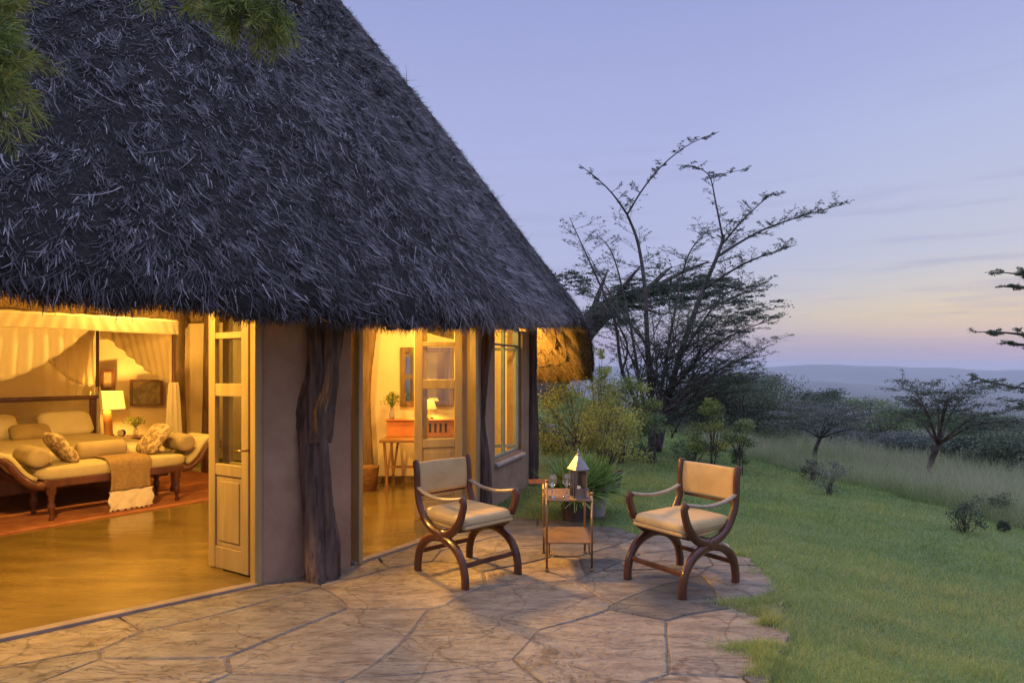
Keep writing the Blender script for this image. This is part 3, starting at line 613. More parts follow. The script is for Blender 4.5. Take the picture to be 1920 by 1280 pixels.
header([(-4.38,2.64),(-3.0,3.80),(-1.93,4.73)]); header([(-1.25,5.28),(-.92,5.78),(-.62,6.42),(-.45,6.90)])

# the window beside the corner: frame, mullion, two casements, sloping sill
def win():
    ax = np.array([[FD[0], FD[1], 0], [FN[0], FN[1], 0], [0,0,1.]]); o = np.array([F0[0], F0[1], 0.])
    def bx(mb, t0, t1, z0, z1, off, th): mb.box(o+ax[0]*(t0+t1)/2+ax[1]*off+np.array([0,0,(z0+z1)/2]), (t1-t0, th, z1-z0), ax)
    f = MB(); f0 = .085
    bx(f, .62, .66, .50, 2.16, f0, .08); bx(f, 1.66, 1.70, .50, 2.16, f0, .08); bx(f, .66, 1.66, .50, .54, f0, .078); bx(f, .66, 1.66, 2.10, 2.16, f0, .078)
    bx(f, 1.14, 1.172, .54, 2.10, f0, .05); bx(f, .66, 1.14, 1.88, 1.905, f0, .045); bx(f, 1.172, 1.66, 1.88, 1.905, f0, .045)
    w_ = f.build('window', M['frame_grey'], H, bevel=.004)
    for a, b, z0, z1 in ((.66, 1.14, .54, 1.88), (.66, 1.14, 1.905, 2.10), (1.172, 1.66, 1.905, 2.10)):
        g = MB(); bx(g, a, b, z0, z1, f0+.012, .005); g.build('pane', M['glass'], w_)
    # one casement stands ajar, swung outwards
    hp = o+ax[0]*1.64+ax[1]*(f0-.04); a = math.radians(58); u = -ax[0]*math.cos(a)+ax[1]*math.sin(a); nn_ = np.cross([0,0,1.], u); ca = np.array([u, nn_, [0,0,1.]])
    c = MB(); W = .45
    for a0, a1, z0, z1 in ((0, .035, .55, 1.87), (W-.035, W, .55, 1.87), (.035, W-.035, .55, .59), (.035, W-.035, 1.83, 1.87)):
        c.box(hp+u*(a0+a1)/2+np.array([0,0,(z0+z1)/2]), (a1-a0, .035, z1-z0), ca)
    cs = c.build('casement', M['frame_grey'], w_, bevel=.004); 
    s = MB(); s.add([o+ax[0]*t+ax[1]*q+np.array([0,0,z]) for t in (.60, 1.72) for q, z in ((-.05,.465),(.06,.50),(.06,.43),(-.05,.43))], [(0,1,5,4),(1,2,6,5),(2,3,7,6),(3,0,4,7),(3,2,1,0),(4,5,6,7)]); s.build('window_sill', M['pot_grey'], w_, bevel=.01)
win()

# ------------------------------------------------------------------ inside: bed, chaise, lamps, desk
A0 = np.array([-4.75, 6.6, 0.]); U = np.array([.6, .8, 0.]); Vv = np.array([-.8, .6, 0.]); UZ = np.array([0, 0, 1.]); BAX = np.array([U, Vv, UZ])
def uv(u, v, z=0.): return A0+U*u+Vv*v+UZ*z
FZ = .015
rg = MB(); rg.box(uv(.3, 1.5, FZ+.008), (4.4, 3.5, .014), BAX); tag(rg.build('rug', M['rug']), 'large rust red rug under the bed and chaise', 'rug')

# four poster bed
BD = thing('four_poster_bed', 'four poster bed with dark posts and cream bedding behind the chaise', 'bed', uv(.56, 1.8, FZ))
b = MB(); b.box(uv(.56, 1.82, .36), (1.86, 2.30, .26), BAX); b.build('bed_base', M['wood_dark'], BD, bevel=.015)
b = MB(); b.pillow(uv(.56, 1.82, .54), (1.84, 2.28, .26), BAX, e=.22, ez=.4); b.build('mattress', M['linen'], BD)
for u_, v_ in ((-.42, .63), (1.53, .63), (-.42, 3.0), (1.53, 3.0)):
    b = MB(); b.lathe([(.001,FZ),(.045,FZ),(.045,.08),(.03,.12),(.042,.3),(.042,.7),(.026,.8),(.036,.95),(.024,1.2),(.022,2.15),(.03,2.2),(.001,2.22)], uv(u_, v_), 12); b.build('bed_post', M['wood_dark'], BD)
b = MB()
for a_, c_ in (((-.42,.63),(1.53,.63)), ((1.53,.63),(1.53,3.0)), ((1.53,3.0),(-.42,3.0)), ((-.42,3.0),(-.42,.63))): b.bar(uv(*a_, 2.185), uv(*c_, 2.185), .04, .035)
b.build('canopy_rail', M['wood_dark'], BD)
b = MB(); b.box(uv(.56, 2.985, 1.17), (1.94, .075, .055), BAX); b.box(uv(-.34, 2.985, .82), (.08, .07, .645), BAX); b.box(uv(1.46, 2.985, .82), (.08, .07, .645), BAX); hb_ = b.build('headboard', M['wood_dark'], BD, bevel=.01)
b = MB(); b.box(uv(.56, 3.0, .82), (1.72, .04, .64), BAX); b.build('headboard_panel', M['bolster'], hb_, bevel=.01)
# canopy cloth and swept netting hang from the rails
CN = thing('bed_canopy', 'cream cloth canopy with valance and swept net curtains over the four poster bed', 'bed canopy', uv(.56, 1.8, 2.2))
c = MB(); n_ = 26
G = [[uv(-.46+2.03*i/n_, .60+2.44*j/n_, 2.215-.05*math.sin(PI*i/n_)*math.sin(PI*j/n_)+.006*math.sin(i*2.2)) for i in range(n_+1)] for j in range(n_+1)]; c.grid(G); c.build('canopy_top', M['net'], CN, solid=.004)
def cloth(top0, top1, ztop, low, fold=.022, nf=9, nu=60, nv=14, nrm_=None, ph=0):
    # top edge top0..top1 at ztop, lower edge follows the points low (u, v, z)
    Lw = spline([uv(*p) for p in low], nu+1); G = []
    t0, t1 = uv(*top0, ztop), uv(*top1, ztop); no_ = nrm(np.cross(t1-t0, UZ))
    for j in range(nv+1):
        row = []; q = j/nv
        for i in range(nu+1):
            a = t0+(t1-t0)*i/nu; p = a+(Lw[i]-a)*q+no_*fold*(.25+.75*q)*math.sin(nf*2*PI*i/nu+ph+.8*q); row.append(p)
        G.append(row)
    k = MB(); k.grid(G); return k
cloth((-.46,.59),(1.57,.59), 2.205, [(-.46,.59,2.03),(.2,.59,2.04),(1,.59,2.03),(1.57,.59,2.03)], .008, 16).build('valance', M['net'], CN, solid=.003)
cloth((1.57,.60),(1.57,3.03), 2.205, [(1.57,.6,2.03),(1.57,1.4,2.04),(1.57,2.2,2.03),(1.57,3.03,2.03)], .008, 16).build('valance', M['net'], CN, solid=.003)
cloth((-.44,.615),(.62,.615), 2.19, [(-.44,.6,1.42),(-.1,.61,1.52),(.3,.62,1.78),(.62,.62,2.10)], .02, 8).build('curtain', M['net'], CN, solid=.003)
cloth((1.52,.66),(1.52,2.75), 2.19, [(1.53,.66,1.40),(1.53,1.1,1.47),(1.53,1.8,1.72),(1.53,2.75,2.08)], .02, 9, ph=1).build('curtain', M['net'], CN, solid=.003)
cloth((1.48,3.03),(.5,3.03), 2.19, [(1.5,3.03,1.30),(1.2,3.03,1.42),(.9,3.03,1.7),(.5,3.03,2.05)], .02, 8, ph=2).build('curtain', M['net'], CN, solid=.003)
cloth((-.44,3.05),(1.52,3.05), 2.19, [(-.44,3.05,.7),(.2,3.05,.7),(1.,3.05,.7),(1.25,3.05,.7)], .012, 10, ph=2).build('curtain', M['net'], CN, solid=.003)
for u_, v_, zt in ((1.53,.63,1.42), (1.52,3.02,1.32), (-.43,.63,1.42)):
    k = MB(); G = []
    for j in range(17):
        q = j/16; z = zt*(1-q)+.42*q; rr = .045+.05*q**.7
        G.append([uv(u_+rr*(1+.22*math.sin(7*t))*math.cos(t), v_+rr*(1+.22*math.sin(7*t))*math.sin(t), z) for t in np.linspace(0, 2*PI, 40)])
    k.grid(G); k.build('gathered_curtain', M['net'], CN)
def soft(name, c_, size, ax, mt, label, cat, group=None, e=.4, ez=1.0):
    k = MB(); k.pillow(c_, size, ax, e=e, ez=ez); return tag(k.build(name, M[mt]), label, cat, group)
def tilt(ax, a): 
    # lean the piece back about its first axis
    c, s = math.cos(a), math.sin(a); return np.array([ax[0], ax[1]*c+ax[2]*s, -ax[1]*s+ax[2]*c])
soft('pillow', uv(1.02, 2.70, .82), (.66, .40, .19), tilt(BAX, .85), 'linen', 'cream frilled pillow standing on the bed below the lamp', 'pillow', 'pillows on the bed')
soft('pillow', uv(.14, 2.70, .82), (.66, .40, .19), tilt(BAX, .85), 'linen', 'cream pillow standing against the headboard at the photo edge', 'pillow', 'pillows on the bed')
soft('pillow', uv(.52, 2.42, .755), (.46, .26, .15), tilt(BAX, .7), 'bolster', 'small tan pillow lying in front of the cream ones', 'pillow', 'pillows on the bed')

# chaise at the foot of the bed
CH = thing('chaise', 'carved wooden chaise with scrolled ends and tan upholstery at the bed foot', 'chaise', uv(.62, .28, FZ))
def lleg(u_, v_):
    k = MB(); k.lathe([(.001,FZ),(.022,FZ),(.026,.05),(.017,.08),(.032,.14),(.038,.19),(.022,.225),(.036,.25),(.028,.28),(.045,.31),(.045,.40)], uv(u_, v_), 14); k.build('leg', M['wood_dark'], CH)
for u_, v_ in ((0,0), (1.27,0), (0,.52), (1.27,.52)): lleg(u_, v_)
k = MB(); k.box(uv(.635, .26, .415), (1.42, .60, .085), BAX); k.build('seat_rail', M['wood_dark'], CH, bevel=.01)
k = MB(); k.pillow(uv(.635, .26, .51), (1.50, .60, .15), BAX, e=.2, ez=.45); k.build('seat', M['upholstery'], CH)
for sg, u0 in ((-1, -.06), (1, 1.33)):
    prof = [(0,.40),(.10,.42),(.20,.50),(.27,.60),(.33,.68),(.41,.71),(.46,.67),(.44,.62)]
    for v_ in (-.02, .54):
        k = MB(); P = spline([uv(u0+sg*a, v_, z) for a, z in prof], 22); k.tube(P, np.linspace(.045, .03, 22), 8, flat=1.0); k.build('scroll', M['wood_dark'], CH)
    k = MB(); G = []
    for a, z in spline([(x, y, 0) for x, y in prof[1:6]], 10)[:, :2]: G.append([uv(u0+sg*(a-.03), v_, z+.035) for v_ in np.linspace(.0, .52, 6)])
    k.grid(G); k.build('end_rest', M['upholstery'], CH, solid=.06)
def bolster(name, c_, axis_, L, r, mt, label):
    k = MB(); a = nrm(axis_); b_ = nrm(np.cross(a, UZ)); k.lathe([(.001,-L/2),(r*.6,-L/2-.005),(r*.92,-L/2+.015),(r,-L/2+.05),(r,L/2-.05),(r*.92,L/2-.015),(r*.6,L/2+.005),(.001,L/2)], c_, 22, ax=np.array([b_, np.cross(a, b_), a]))
    return tag(k.build(name, M[mt]), label, 'bolster', 'bolsters on the chaise')
bolster('bolster', uv(-.10, .25, .685), Vv, .52, .105, 'bolster', 'round tan bolster with its end showing, beside the patterned cushion on the chaise')
bolster('bolster', uv(1.40, .25, .70), Vv, .50, .105, 'bolster', 'tan bolster resting against the far scrolled end of the chaise')
bolster('bolster', uv(.62, .43, .67), U, .50, .10, 'bolster', 'plain tan bolster lying along the middle of the chaise back')
soft('cushion', uv(.18, .30, .74), (.42, .40, .14), tilt(rotz(math.atan2(U[1], U[0])-.5), 1.0) if False else tilt(np.array([Vv*-1, U, UZ]), 2.2), 'pattern', 'patterned brown cushion leaning on the round bolster end', 'cushion', 'patterned cushions on the chaise')
soft('cushion', uv(1.14, .30, .755), (.44, .42, .14), tilt(np.array([Vv*-1, U, UZ]), .9), 'pattern', 'patterned brown cushion leaning against the far bolster', 'cushion', 'patterned cushions on the chaise')
T_ = thing('throw', 'brown woven throw with a cream fringe draped over the chaise front', 'throw', uv(.72, .1, .6))
def throw_part(prof, name, mt, u0=.52, u1=.95, jag=0):
    k = MB(); P = spline([(a, z, 0) for a, z in prof], 20); G = []
    for i, (v_, z, _) in enumerate(P): G.append([uv(u0+(u1-u0)*t+.012*math.sin(i*.5+t*9), v_-.012*math.sin(t*16+i*.12)*(i/20), z-jag*(.5+.5*math.sin(t*50))*(i == len(P)-1)) for t in np.linspace(0, 1, 24)])
    k.grid(G); return k.build(name, M[mt], T_, solid=.014)
throw_part([(.40,.598),(.2,.605),(.02,.598),(-.055,.55),(-.07,.42),(-.075,.25)], 'woven_panel', 'throw')
throw_part([(-.075,.25),(-.085,.15),(-.09,.055)], 'fringe', 'fringe', .505, .965, .03)

# bedside table, lamp, clock, flowers
LP = np.array([-6.33, 10.0, 0.])
BT = thing('bedside_table', 'dark wooden bedside table under the glowing lamp', 'table', (LP[0]+.12, LP[1]+.02, FZ))
k = MB(); k.box((LP[0]+.14, LP[1], .52), (1.02, .46, .035), rotz(.10)); k.build('table_top', M['wood_dark'], BT, bevel=.006)
k = MB(); k.box((LP[0]+.14, LP[1]+.02, .44), (.92, .38, .12), rotz(.10)); k.build('drawer', M['wood_dark'], BT, bevel=.006)
for dx, dy in ((-.4,-.16), (.42,-.12), (-.4,.16), (.42,.2)):
    k = MB(); k.box((LP[0]+.14+dx, LP[1]+dy, .2), (.045, .045, .37), rotz(.1)); k.build('leg', M['wood_dark'], BT)
TL = thing('table_lamp', 'glowing table lamp with wide drum shade and wooden base beside the bed', 'lamp', (LP[0], LP[1], .5375))
k = MB(); k.lathe([(.001,.5375),(.10,.5375),(.10,.56),(.085,.575),(.075,.72),(.055,.93),(.02,.95),(.015,1.02)], (LP[0], LP[1], 0), 16); k.build('lamp_base', M['wood_mid'], TL)
k = MB(); k.lathe([(.25,.965),(.215,1.235)], (LP[0], LP[1], 0), 28); k.build('lamp_shade', M['shade'], TL, solid=.004)
def bulb(parent, loc, e, r=.06, col=(1,.56,.11)):
    l = bpy.data.lights.new('bulb', 'POINT'); l.energy = e; l.color = col; l.shadow_soft_size = r
    o = bpy.data.objects.new('bulb', l); COL.objects.link(o); o.parent = parent; o.location = tuple(np.array(loc)-np.array(parent.location)); return o
bulb(TL, (LP[0], LP[1], 1.14), 70, .04)
ck = thing('clock', 'small dark desk clock on the bedside table by the lamp', 'clock', (LP[0]+.28, LP[1]-.08, .5375))
k = MB(); k.lathe([(.001,-.02),(.055,-.02),(.055,.02),(.001,.02)], (LP[0]+.28, LP[1]-.08, .5975), 18, ax=np.array([[1,0,0],[0,0,1],[0,-1,0]])); k.build('case', M['black'], ck)
k = MB(); k.lathe([(.001,.022),(.044,.022)], (LP[0]+.28, LP[1]-.08, .5975), 18, ax=np.array([[1,0,0],[0,0,1],[0,-1,0]])); k.build('dial', M['linen'], ck)
def flowers(name, base, label, h=.16, n=26, spread=.10, sd=1):
    r = np.random.default_rng(sd); t = thing(name, label, 'vase', base)
    k = MB(); k.lathe([(.001,0),(.03,0),(.038,.04),(.032,.09),(.022,.12),(.03,.14)], base, 14); k.build('vase', M['clear'] if sd == 1 else M['pot_grey'], t)
    s = MB(); f = MB()
    for i in range(n):
        e = np.array(base)+np.array([0,0,.12])+np.array([r.normal(0, spread*.55), r.normal(0, spread*.55), h*r.uniform(.5, 1.15)])
        s.tube([np.array(base)+np.array([0,0,.03]), np.array(base)+np.array([0,0,.14]), e], .0025, 4)
        f.leaves(e+r.normal(0, .018, (7, 3)), .035, .022, r.uniform(.3, 1, 7), r=r)
    s.build('stems', M['leaf_mid'], t); f.build('blossoms', M['leaf_yellow'], t); return t
flowers('flower_vase', (LP[0]+.46, LP[1]-.02, .5375), 'small vase of pale flowers on the bedside table beside the clock', .16, 26, .10, 1)
def picture(name, c_, wd, ht, ang, label, cat='picture', inner='canvas', fr='wood_dark', fw_=.045):
    ax = rotz(ang); t = thing(name, label, cat, c_)
    k = MB(); 
    for sx in (-1, 1): k.box(np.array(c_)+ax[0]*sx*(wd/2-fw_/2), (fw_, .035, ht), ax)
    for sz in (-1, 1): k.box(np.array(c_)+np.array([0,0,sz*(ht/2-fw_/2)]), (wd-2*fw_, .033, fw_), ax)
    k.build('frame', M[fr], t, bevel=.005)
    k = MB(); k.box(np.array(c_), (wd-2*fw_, .012, ht-2*fw_), ax); k.build('glass' if cat == 'mirror' else 'canvas', M[inner], t); return t
picture('framed_picture', at(275,736,10.62), .52, .44, .12, 'dark framed picture on the wall beside the lamp')
picture('framed_picture', at(202,712,10.45), .20, .34, .30, 'narrow framed picture on the wall above the lamp shade')
# low bench on the far wall
bn = thing('bench', 'low dark wooden bench by the far wall pole', 'bench', (*at(366,873,9.9)[:2], FZ)); c_ = at(366,840,9.9)
k = MB(); k.box((c_[0], c_[1], .44), (.5, .3, .04)); k.build('seat', M['wood_dark'], bn, bevel=.005)
for dx, dy in ((-.2,-.1), (.2,-.1), (-.2,.1), (.2,.1)):
    k = MB(); k.box((c_[0]+dx, c_[1]+dy, .22), (.05, .05, .41)); k.build('leg', M['wood_dark'], bn)

# writing desk in the second doorway
DK = thing('writing_desk', 'campaign writing desk with leather gallery and crossed legs in the second doorway', 'desk', (-1.2, 8.45, FZ))
k = MB(); k.box((-1.2, 8.45, .665), (1.0, .55, .035)); k.build('desk_top', M['wood_mid'], DK, bevel=.006)
k = MB(); k.box((-1.2, 8.66, .79), (.98, .12, .215)); k.box((-1.2, 8.64, .905), (1.0, .17, .016)); k.build('gallery', M['leather_red'], DK, bevel=.004)
for i in range(6):
    x = -1.24+i*.07; k = MB(); k.box((x, 8.597, .80), (.03, .012, .12)); k.build('pigeonhole', M['black'], DK)
for y in (8.22, 8.68):
    for sx in (-1, 1):
        k = MB(); k.bar((-1.2+sx*.44, y, .65), (-1.2+sx*.40, y, FZ), .035, .03); k.bar((-1.2+sx*.34, y+.002, .65), (-1.2+sx*.43, y+.002, FZ), .03, .026); k.build('leg', M['wood_mid'], DK)
k = MB(); k.bar((-1.6, 8.45, .30), (-.8, 8.45, .30), .03, .03); k.build('stretcher', M['wood_mid'], DK)
flowers('flower_vase', (-1.62, 8.64, .915), 'small flower vase on the writing desk in front of the mirror', .20, 30, .11, 2)
DL = thing('desk_lamp', 'small shaded desk lamp glowing on the writing desk', 'lamp', (-1.12, 8.66, .915))
k = MB(); k.lathe([(.001,.915),(.06,.915),(.06,.93),(.014,.945),(.012,1.08)], (-1.12, 8.66, 0), 14); k.build('lamp_base', M['brass'], DL)
k = MB(); k.lathe([(.10,1.05),(.06,1.17)], (-1.12, 8.66, 0), 22); k.build('lamp_shade', M['shade'], DL, solid=.003)
bulb(DL, (-1.12, 8.66, 1.115), 30, .022)
picture('wall_mirror', (-1.18, 8.90, 1.48), .74, .82, 0, 'dark framed wall mirror above the writing desk', 'mirror', 'mirror', 'pole', .07)
k = MB(); k.lathe([(.001,FZ),(.105,FZ),(.145,.32),(.150,.33),(.135,.325),(.095,.04),(.001,.04)], (at(690,920,8.3)[0], 8.3, 0), 20); tag(k.build('waste_basket', M['basket']), 'woven brown waste basket standing at the foot of the inner pole', 'basket')
# added lamps under the roof light the rooms, unseen behind the eave
def added_pendant(loc, e, label, cl=.5):
    t = thing('added_lamp', label, 'lamp', loc, 0, 'added lamps out of view under the roof'); x, y, z = loc
    k = MB(); k.tube([(x, y, z+.12), (x, y, z+.12+cl)], .006, 6); k.build('cord', M['black'], t)
    k = MB(); k.lathe([(.03,.14),(.17,.05),(.18,.04)], (x, y, z), 22); k.build('lamp_shade', M['brass'], t, solid=.003)
    bulb(t, (x, y, z-.02), e, .12); return t
added_pendant((-3.35, 4.25, 2.42), 460, 'lamp added out of view just inside the wide bedroom opening', .35)
added_pendant((-4.6, 7.6, 2.75), 260, 'lamp added out of view over the end of the bed', 1.2)
added_pendant((-1.02, 5.90, 2.40), 130, 'lamp added out of view at the threshold of the second doorway', .3)
added_pendant((-1.0, 7.8, 2.46), 125, 'lamp added out of view before the writing desk', .4)

sp = thing('added_spotlight', 'lamp added out of view under the roof, aimed out through the second doorway', 'lamp', (-1.95, 7.25, 2.40))  # added unseen spot, throws warm light on the terrace and chairs
aim = nrm(np.array([1.3, 4.8, .55])-np.array([-1.95, 7.25, 2.36])); k = MB(); bx = nrm(np.cross(aim, UZ)); k.lathe([(.001,-.10),(.05,-.10),(.055,.04),(.05,.04)], (-1.95, 7.25, 2.40), 18, ax=np.array([bx, np.cross(aim, bx), aim])); k.build('lamp_head', M['black'], sp)
k = MB(); k.tube([(-1.95, 7.25, 2.42), (-1.95, 7.25, 3.0)], .012, 6); k.build('rod', M['black'], sp)
_l = bpy.data.lights.new('bulb', 'SPOT'); _l.energy = 1350; _l.color = (1, .50, .09); _l.spot_size = math.radians(64); _l.spot_blend = .6; _l.shadow_soft_size = .22
_b = bpy.data.objects.new('bulb', _l); COL.objects.link(_b); _b.parent = sp; _b.location = tuple(aim*.06); _b.rotation_euler = Vector(tuple(-aim)).to_track_quat('Z', 'Y').to_euler()
wl = thing('wall_lamp', 'lamp on the outside of the back wall under the dipping eave', 'lamp', (-.12, 9.24, 1.72))
k = MB(); k.box((-.12, 9.165, 1.72), (.09, .03, .14)); k.tube([(-.12, 9.17, 1.72), (-.12, 9.26, 1.70), (-.12, 9.30, 1.74)], .009, 6); k.build('bracket', M['black'], wl)
k = MB(); k.lathe([(.05,1.76),(.075,1.86)], (-.12, 9.30, 0), 16); k.build('lamp_shade', M['shade'], wl, solid=.003)
bulb(wl, (-.02, 9.36, 1.80), 85, .05)

# ------------------------------------------------------------------ on the terrace: two cross-frame armchairs, tray table, glasses, lantern
def make_chair(label):
    t = thing('armchair', label, 'armchair', (0,0,0), 0, 'cross-frame armchairs on the terrace')
    lo = [(-.30,0),(-.297,.08),(-.262,.185),(-.165,.275),(0,.318),(.165,.275),(.262,.185),(.297,.08),(.30,0)]
    up = [(-.335,.862),(-.325,.83),(-.312,.76),(-.308,.66),(-.282,.53),(-.19,.405),(-.06,.345),(.06,.345),(.16,.39),(.235,.475),(.272,.56),(.282,.615),(.262,.640)]
    for sx in (-1, 1):
        x = sx*.262; f = MB()
        P = spline([(x, a, b) for a, b in lo], 34); f.tube(P, .038, 8, up=(1,0,0), flat=.72, square=True)
        P = spline([(x, a, b) for a, b in up], 44); R = np.interp(np.linspace(0, 1, 44), [0,.06,.4,.55,.9,1], [.026,.033,.034,.037,.032,.036]); f.tube(P, R, 8, up=(1,0,0), flat=.72, square=True)
        f.lathe([(.001,-.034),(.034,-.034),(.043,-.026),(.043,.026),(.034,.034),(.001,.034)], (x,0,.332), 18, ax=np.array([[0,1,0],[0,0,1],[1,0,0]]))
        f.build('cross_frame', M['wood_dark'], t, world=False, bevel=.004)
        k = MB(); P = spline([(x, -.30, .655), (x+sx*.004, -.16, .615), (x+sx*.006, .05, .607), (x, .265, .642)], 22); k.tube(P, .0135, 8, up=(1,0,0), flat=1.5); k.build('arm_strap', M['strap'], t, world=False)
    for y, z in ((-.275, .155), (.275, .155)):
        k = MB(); k.box((0, y, z), (.50, .022, .036)); k.build('stretcher', M['wood_dark'], t, world=False, bevel=.005)
    k = MB()
    for y, z in ((-.20, .395), (.205, .40)): k.box((0, y, z), (.51, .03, .035))
    k.box((0,0,.352), (.50,.035,.03)); k.build('seat_rail', M['wood_dark'], t, world=False, bevel=.004)
    k = MB(); G = []
    for i in range(13):
        x = -.235+.47*i/12; row = []
        for j in range(15):
            y = -.275+.55*j/14; row.append((x, y, .418-.03*math.cos(PI*y/.6)+.012))
        G.append(row)
    k.grid(G); sl_ = k.build('seat_sling', M['leather'], t, world=False, solid=.03, bevel=.008)
    k = MB(); k.pillow((0, -.005, .452), (.50, .56, .11), e=.24, ez=.55, n=40); k.build('seat_cushion', M['leather'], t, world=False)
    k = MB(); P = spline([(.248,.272,.447),(.248,-.28,.447),(-.248,-.28,.447),(-.248,.272,.447)], 4, True)
    c = [(.236,.27),(.245,.255),(.245,-.265),(.236,-.28),(-.236,-.28),(-.245,-.265),(-.245,.255),(-.236,.27),(.236,.27)]
    k.tube([(a, b, .446) for a, b in c], .006, 6, up=(0,0,1)); k.build('piping', M['strap'], t, world=False)
    k = MB(); G = []
    for j in range(11):
        z = .60+.245*j/10; row = []
        for i in range(15):
            x = -.245+.49*i/14; row.append((x, -.318-.012*(j/10)-.022*math.cos(PI*x/.52)+.010*math.sin(PI*j/10), z))
        G.append(row)
    k.grid(G); k.build('backrest', M['leather'], t, world=False, solid=.032, bevel=.01)
    k = MB(); k.box((0,-.345,.58), (.50,.02,.02)); k.build('back_rail', M['wood_dark'], t, world=False, bevel=.003)
    return t
c1 = make_chair('armchair with dull cream leather back by the open door, left of the tray table')
c1.location = (-.351, 5.04, .002); c1.rotation_euler.z = math.atan2(-.68, -.735)
c2 = copy_tree(c1); c2['label'] = 'armchair at the lawn edge with its leather back glowing orange, facing the house'
c2.location = (1.277, 4.83, .002); c2.rotation_euler.z = math.atan2(.815, -.58)

tb = thing('tray_table', 'slim two tier brass table with brown trays between the armchairs', 'table', (.46, 5.3, 0))
tx0, tx1, ty0, ty1 = .275, .630, 5.05, 5.54
for x, y, top in ((tx0,ty0,.70), (tx1,ty0,.60), (tx0,ty1,.60), (tx1,ty1,.60)):
    k = MB(); k.tube([(x, y, .012), (x, y, top)], .0095, 10); k.lathe([(.001,0),(.014,0),(.016,.012),(.010,.022)], (x, y, 0), 12); k.lathe([(.0095,0),(.015,.006),(.012,.02),(.001,.026)], (x, y, top), 12); k.build('leg', M['brass'], tb)
for z, nm in ((.555, 'tray_top'), (.222, 'shelf')):
    k = MB(); k.box(((tx0+tx1)/2, (ty0+ty1)/2, z), (tx1-tx0-.004, ty1-ty0-.004, .012)); o_ = k.build(nm, M['tray'], tb, bevel=.002)
    k = MB()
    for a, b in (((tx0,ty0),(tx1,ty0)), ((tx1,ty0),(tx1,ty1)), ((tx1,ty1),(tx0,ty1)), ((tx0,ty1),(tx0,ty0))): k.bar((*a, z), (*b, z), .026, .007)
    k.build('rim', M['brass'], o_)
for x in (tx0+.02, tx1-.02):
    k = MB(); k.tube(spline([(x, ty0+.02, .21), (x+.003, ty0+.03, .14), (x+.012, ty0+.05, .115), (x+.02, ty0+.06, .125)], 9), .006, 6); k.build('bracket', M['brass'], tb)
k = MB(); k.box((.205, 5.18, .682), (.14, .20, .008)); k.build('side_leaf', M['wood_dark'], tb, bevel=.002)
k = MB(); k.bar((tx0, ty0, .68), (tx0, ty0+.22, .68), .010, .010); k.build('leaf_support', M['brass'], tb)
def wine_glass(loc, label):
    t = thing('wine_glass', label, 'wine glass', loc, 0, 'stemmed glasses on the tray')
    k = MB(); k.lathe([(.001,.0),(.036,.0),(.033,.004),(.008,.010),(.006,.02),(.006,.080),(.014,.088),(.033,.105),(.039,.130),(.037,.158),(.033,.182)], loc, 22); k.build('bowl', M['clear'], t); return t
wine_glass((.325, 5.16, .561), 'stemmed wine glass on the tray, nearer the cream armchair')
wine_glass((.445, 5.20, .561), 'stemmed wine glass on the tray, close beside the metal lantern')
k = MB(); k.lathe([(.001,0),(.020,0),(.024,.03),(.022,.06),(.026,.075)], (.60, 5.12, .561), 18); tag(k.build('tumbler', M['clear']), 'small glass cup on the tray corner beside the lantern', 'glass')
LT = thing('lantern', 'metal lantern shaped like a little house with its door open on the tray', 'lantern', (.535, 5.16, .561)); lx, ly, lz = .535, 5.16, .561; la = rotz(.45)
def lb(mb, c, s, mat=0): mb.box(np.array([lx, ly, lz])+la[0]*c[0]*.74+la[1]*c[1]*.74+la[2]*c[2], (s[0]*.74, s[1]*.74, s[2]), la, mat)
k = MB(); lb(k, (0,0,.006), (.15,.15,.012)); lb(k, (0,0,.222), (.14,.14,.012))
for sx in (-1, 1):
    for sy in (-1, 1): lb(k, (sx*.063, sy*.063, .114), (.014,.014,.206))
lb(k, (.063,0,.114), (.004,.112,.206)); lb(k, (0,.063,.114), (.112,.004,.206)); lb(k, (0,-.064,.045), (.112,.004,.066)); k.build('body', M['steel'], LT, bevel=.002)
k = MB(); v = [np.array([lx, ly, lz])+la[0]*a*.066+la[1]*b*.066+np.array([0,0,.228]) for a, b in ((-1,-1),(1,-1),(1,1),(-1,1))]+[np.array([lx, ly, lz])+la[0]*a*.014+la[1]*b*.014+np.array([0,0,.335]) for a, b in ((-1,-1),(1,-1),(1,1),(-1,1))]
k.add(v, [(3,2,1,0),(4,5,6,7),(0,1,5,4),(1,2,6,5),(2,3,7,6),(3,0,4,7)]); k.lathe([(.016,.335),(.02,.345),(.008,.352),(.010,.362),(.003,.385),(.001,.39)], (lx, ly, lz), 12); k.build('roof', M['steel'], LT)
k = MB(); hp = np.array([lx, ly, lz])-la[0]*.054-la[1]*.053; u = nrm(-la[0]*.85-la[1]*.75); ax = np.array([u, np.cross(UZ, u), UZ])
for a0, a1, z0, z1 in ((0,.010,.01,.21),(.060,.070,.01,.21),(.010,.060,.01,.025),(.010,.060,.195,.21)): k.box(hp+u*(a0+a1)/2+UZ*(z0+z1)/2, (a1-a0,.006,z1-z0), ax)
k.build('door', M['steel'], LT)
k = MB(); k.lathe([(.001,.012),(.022,.012),(.022,.09),(.001,.092)], (lx, ly, lz), 16); k.build('candle', M['linen'], LT)

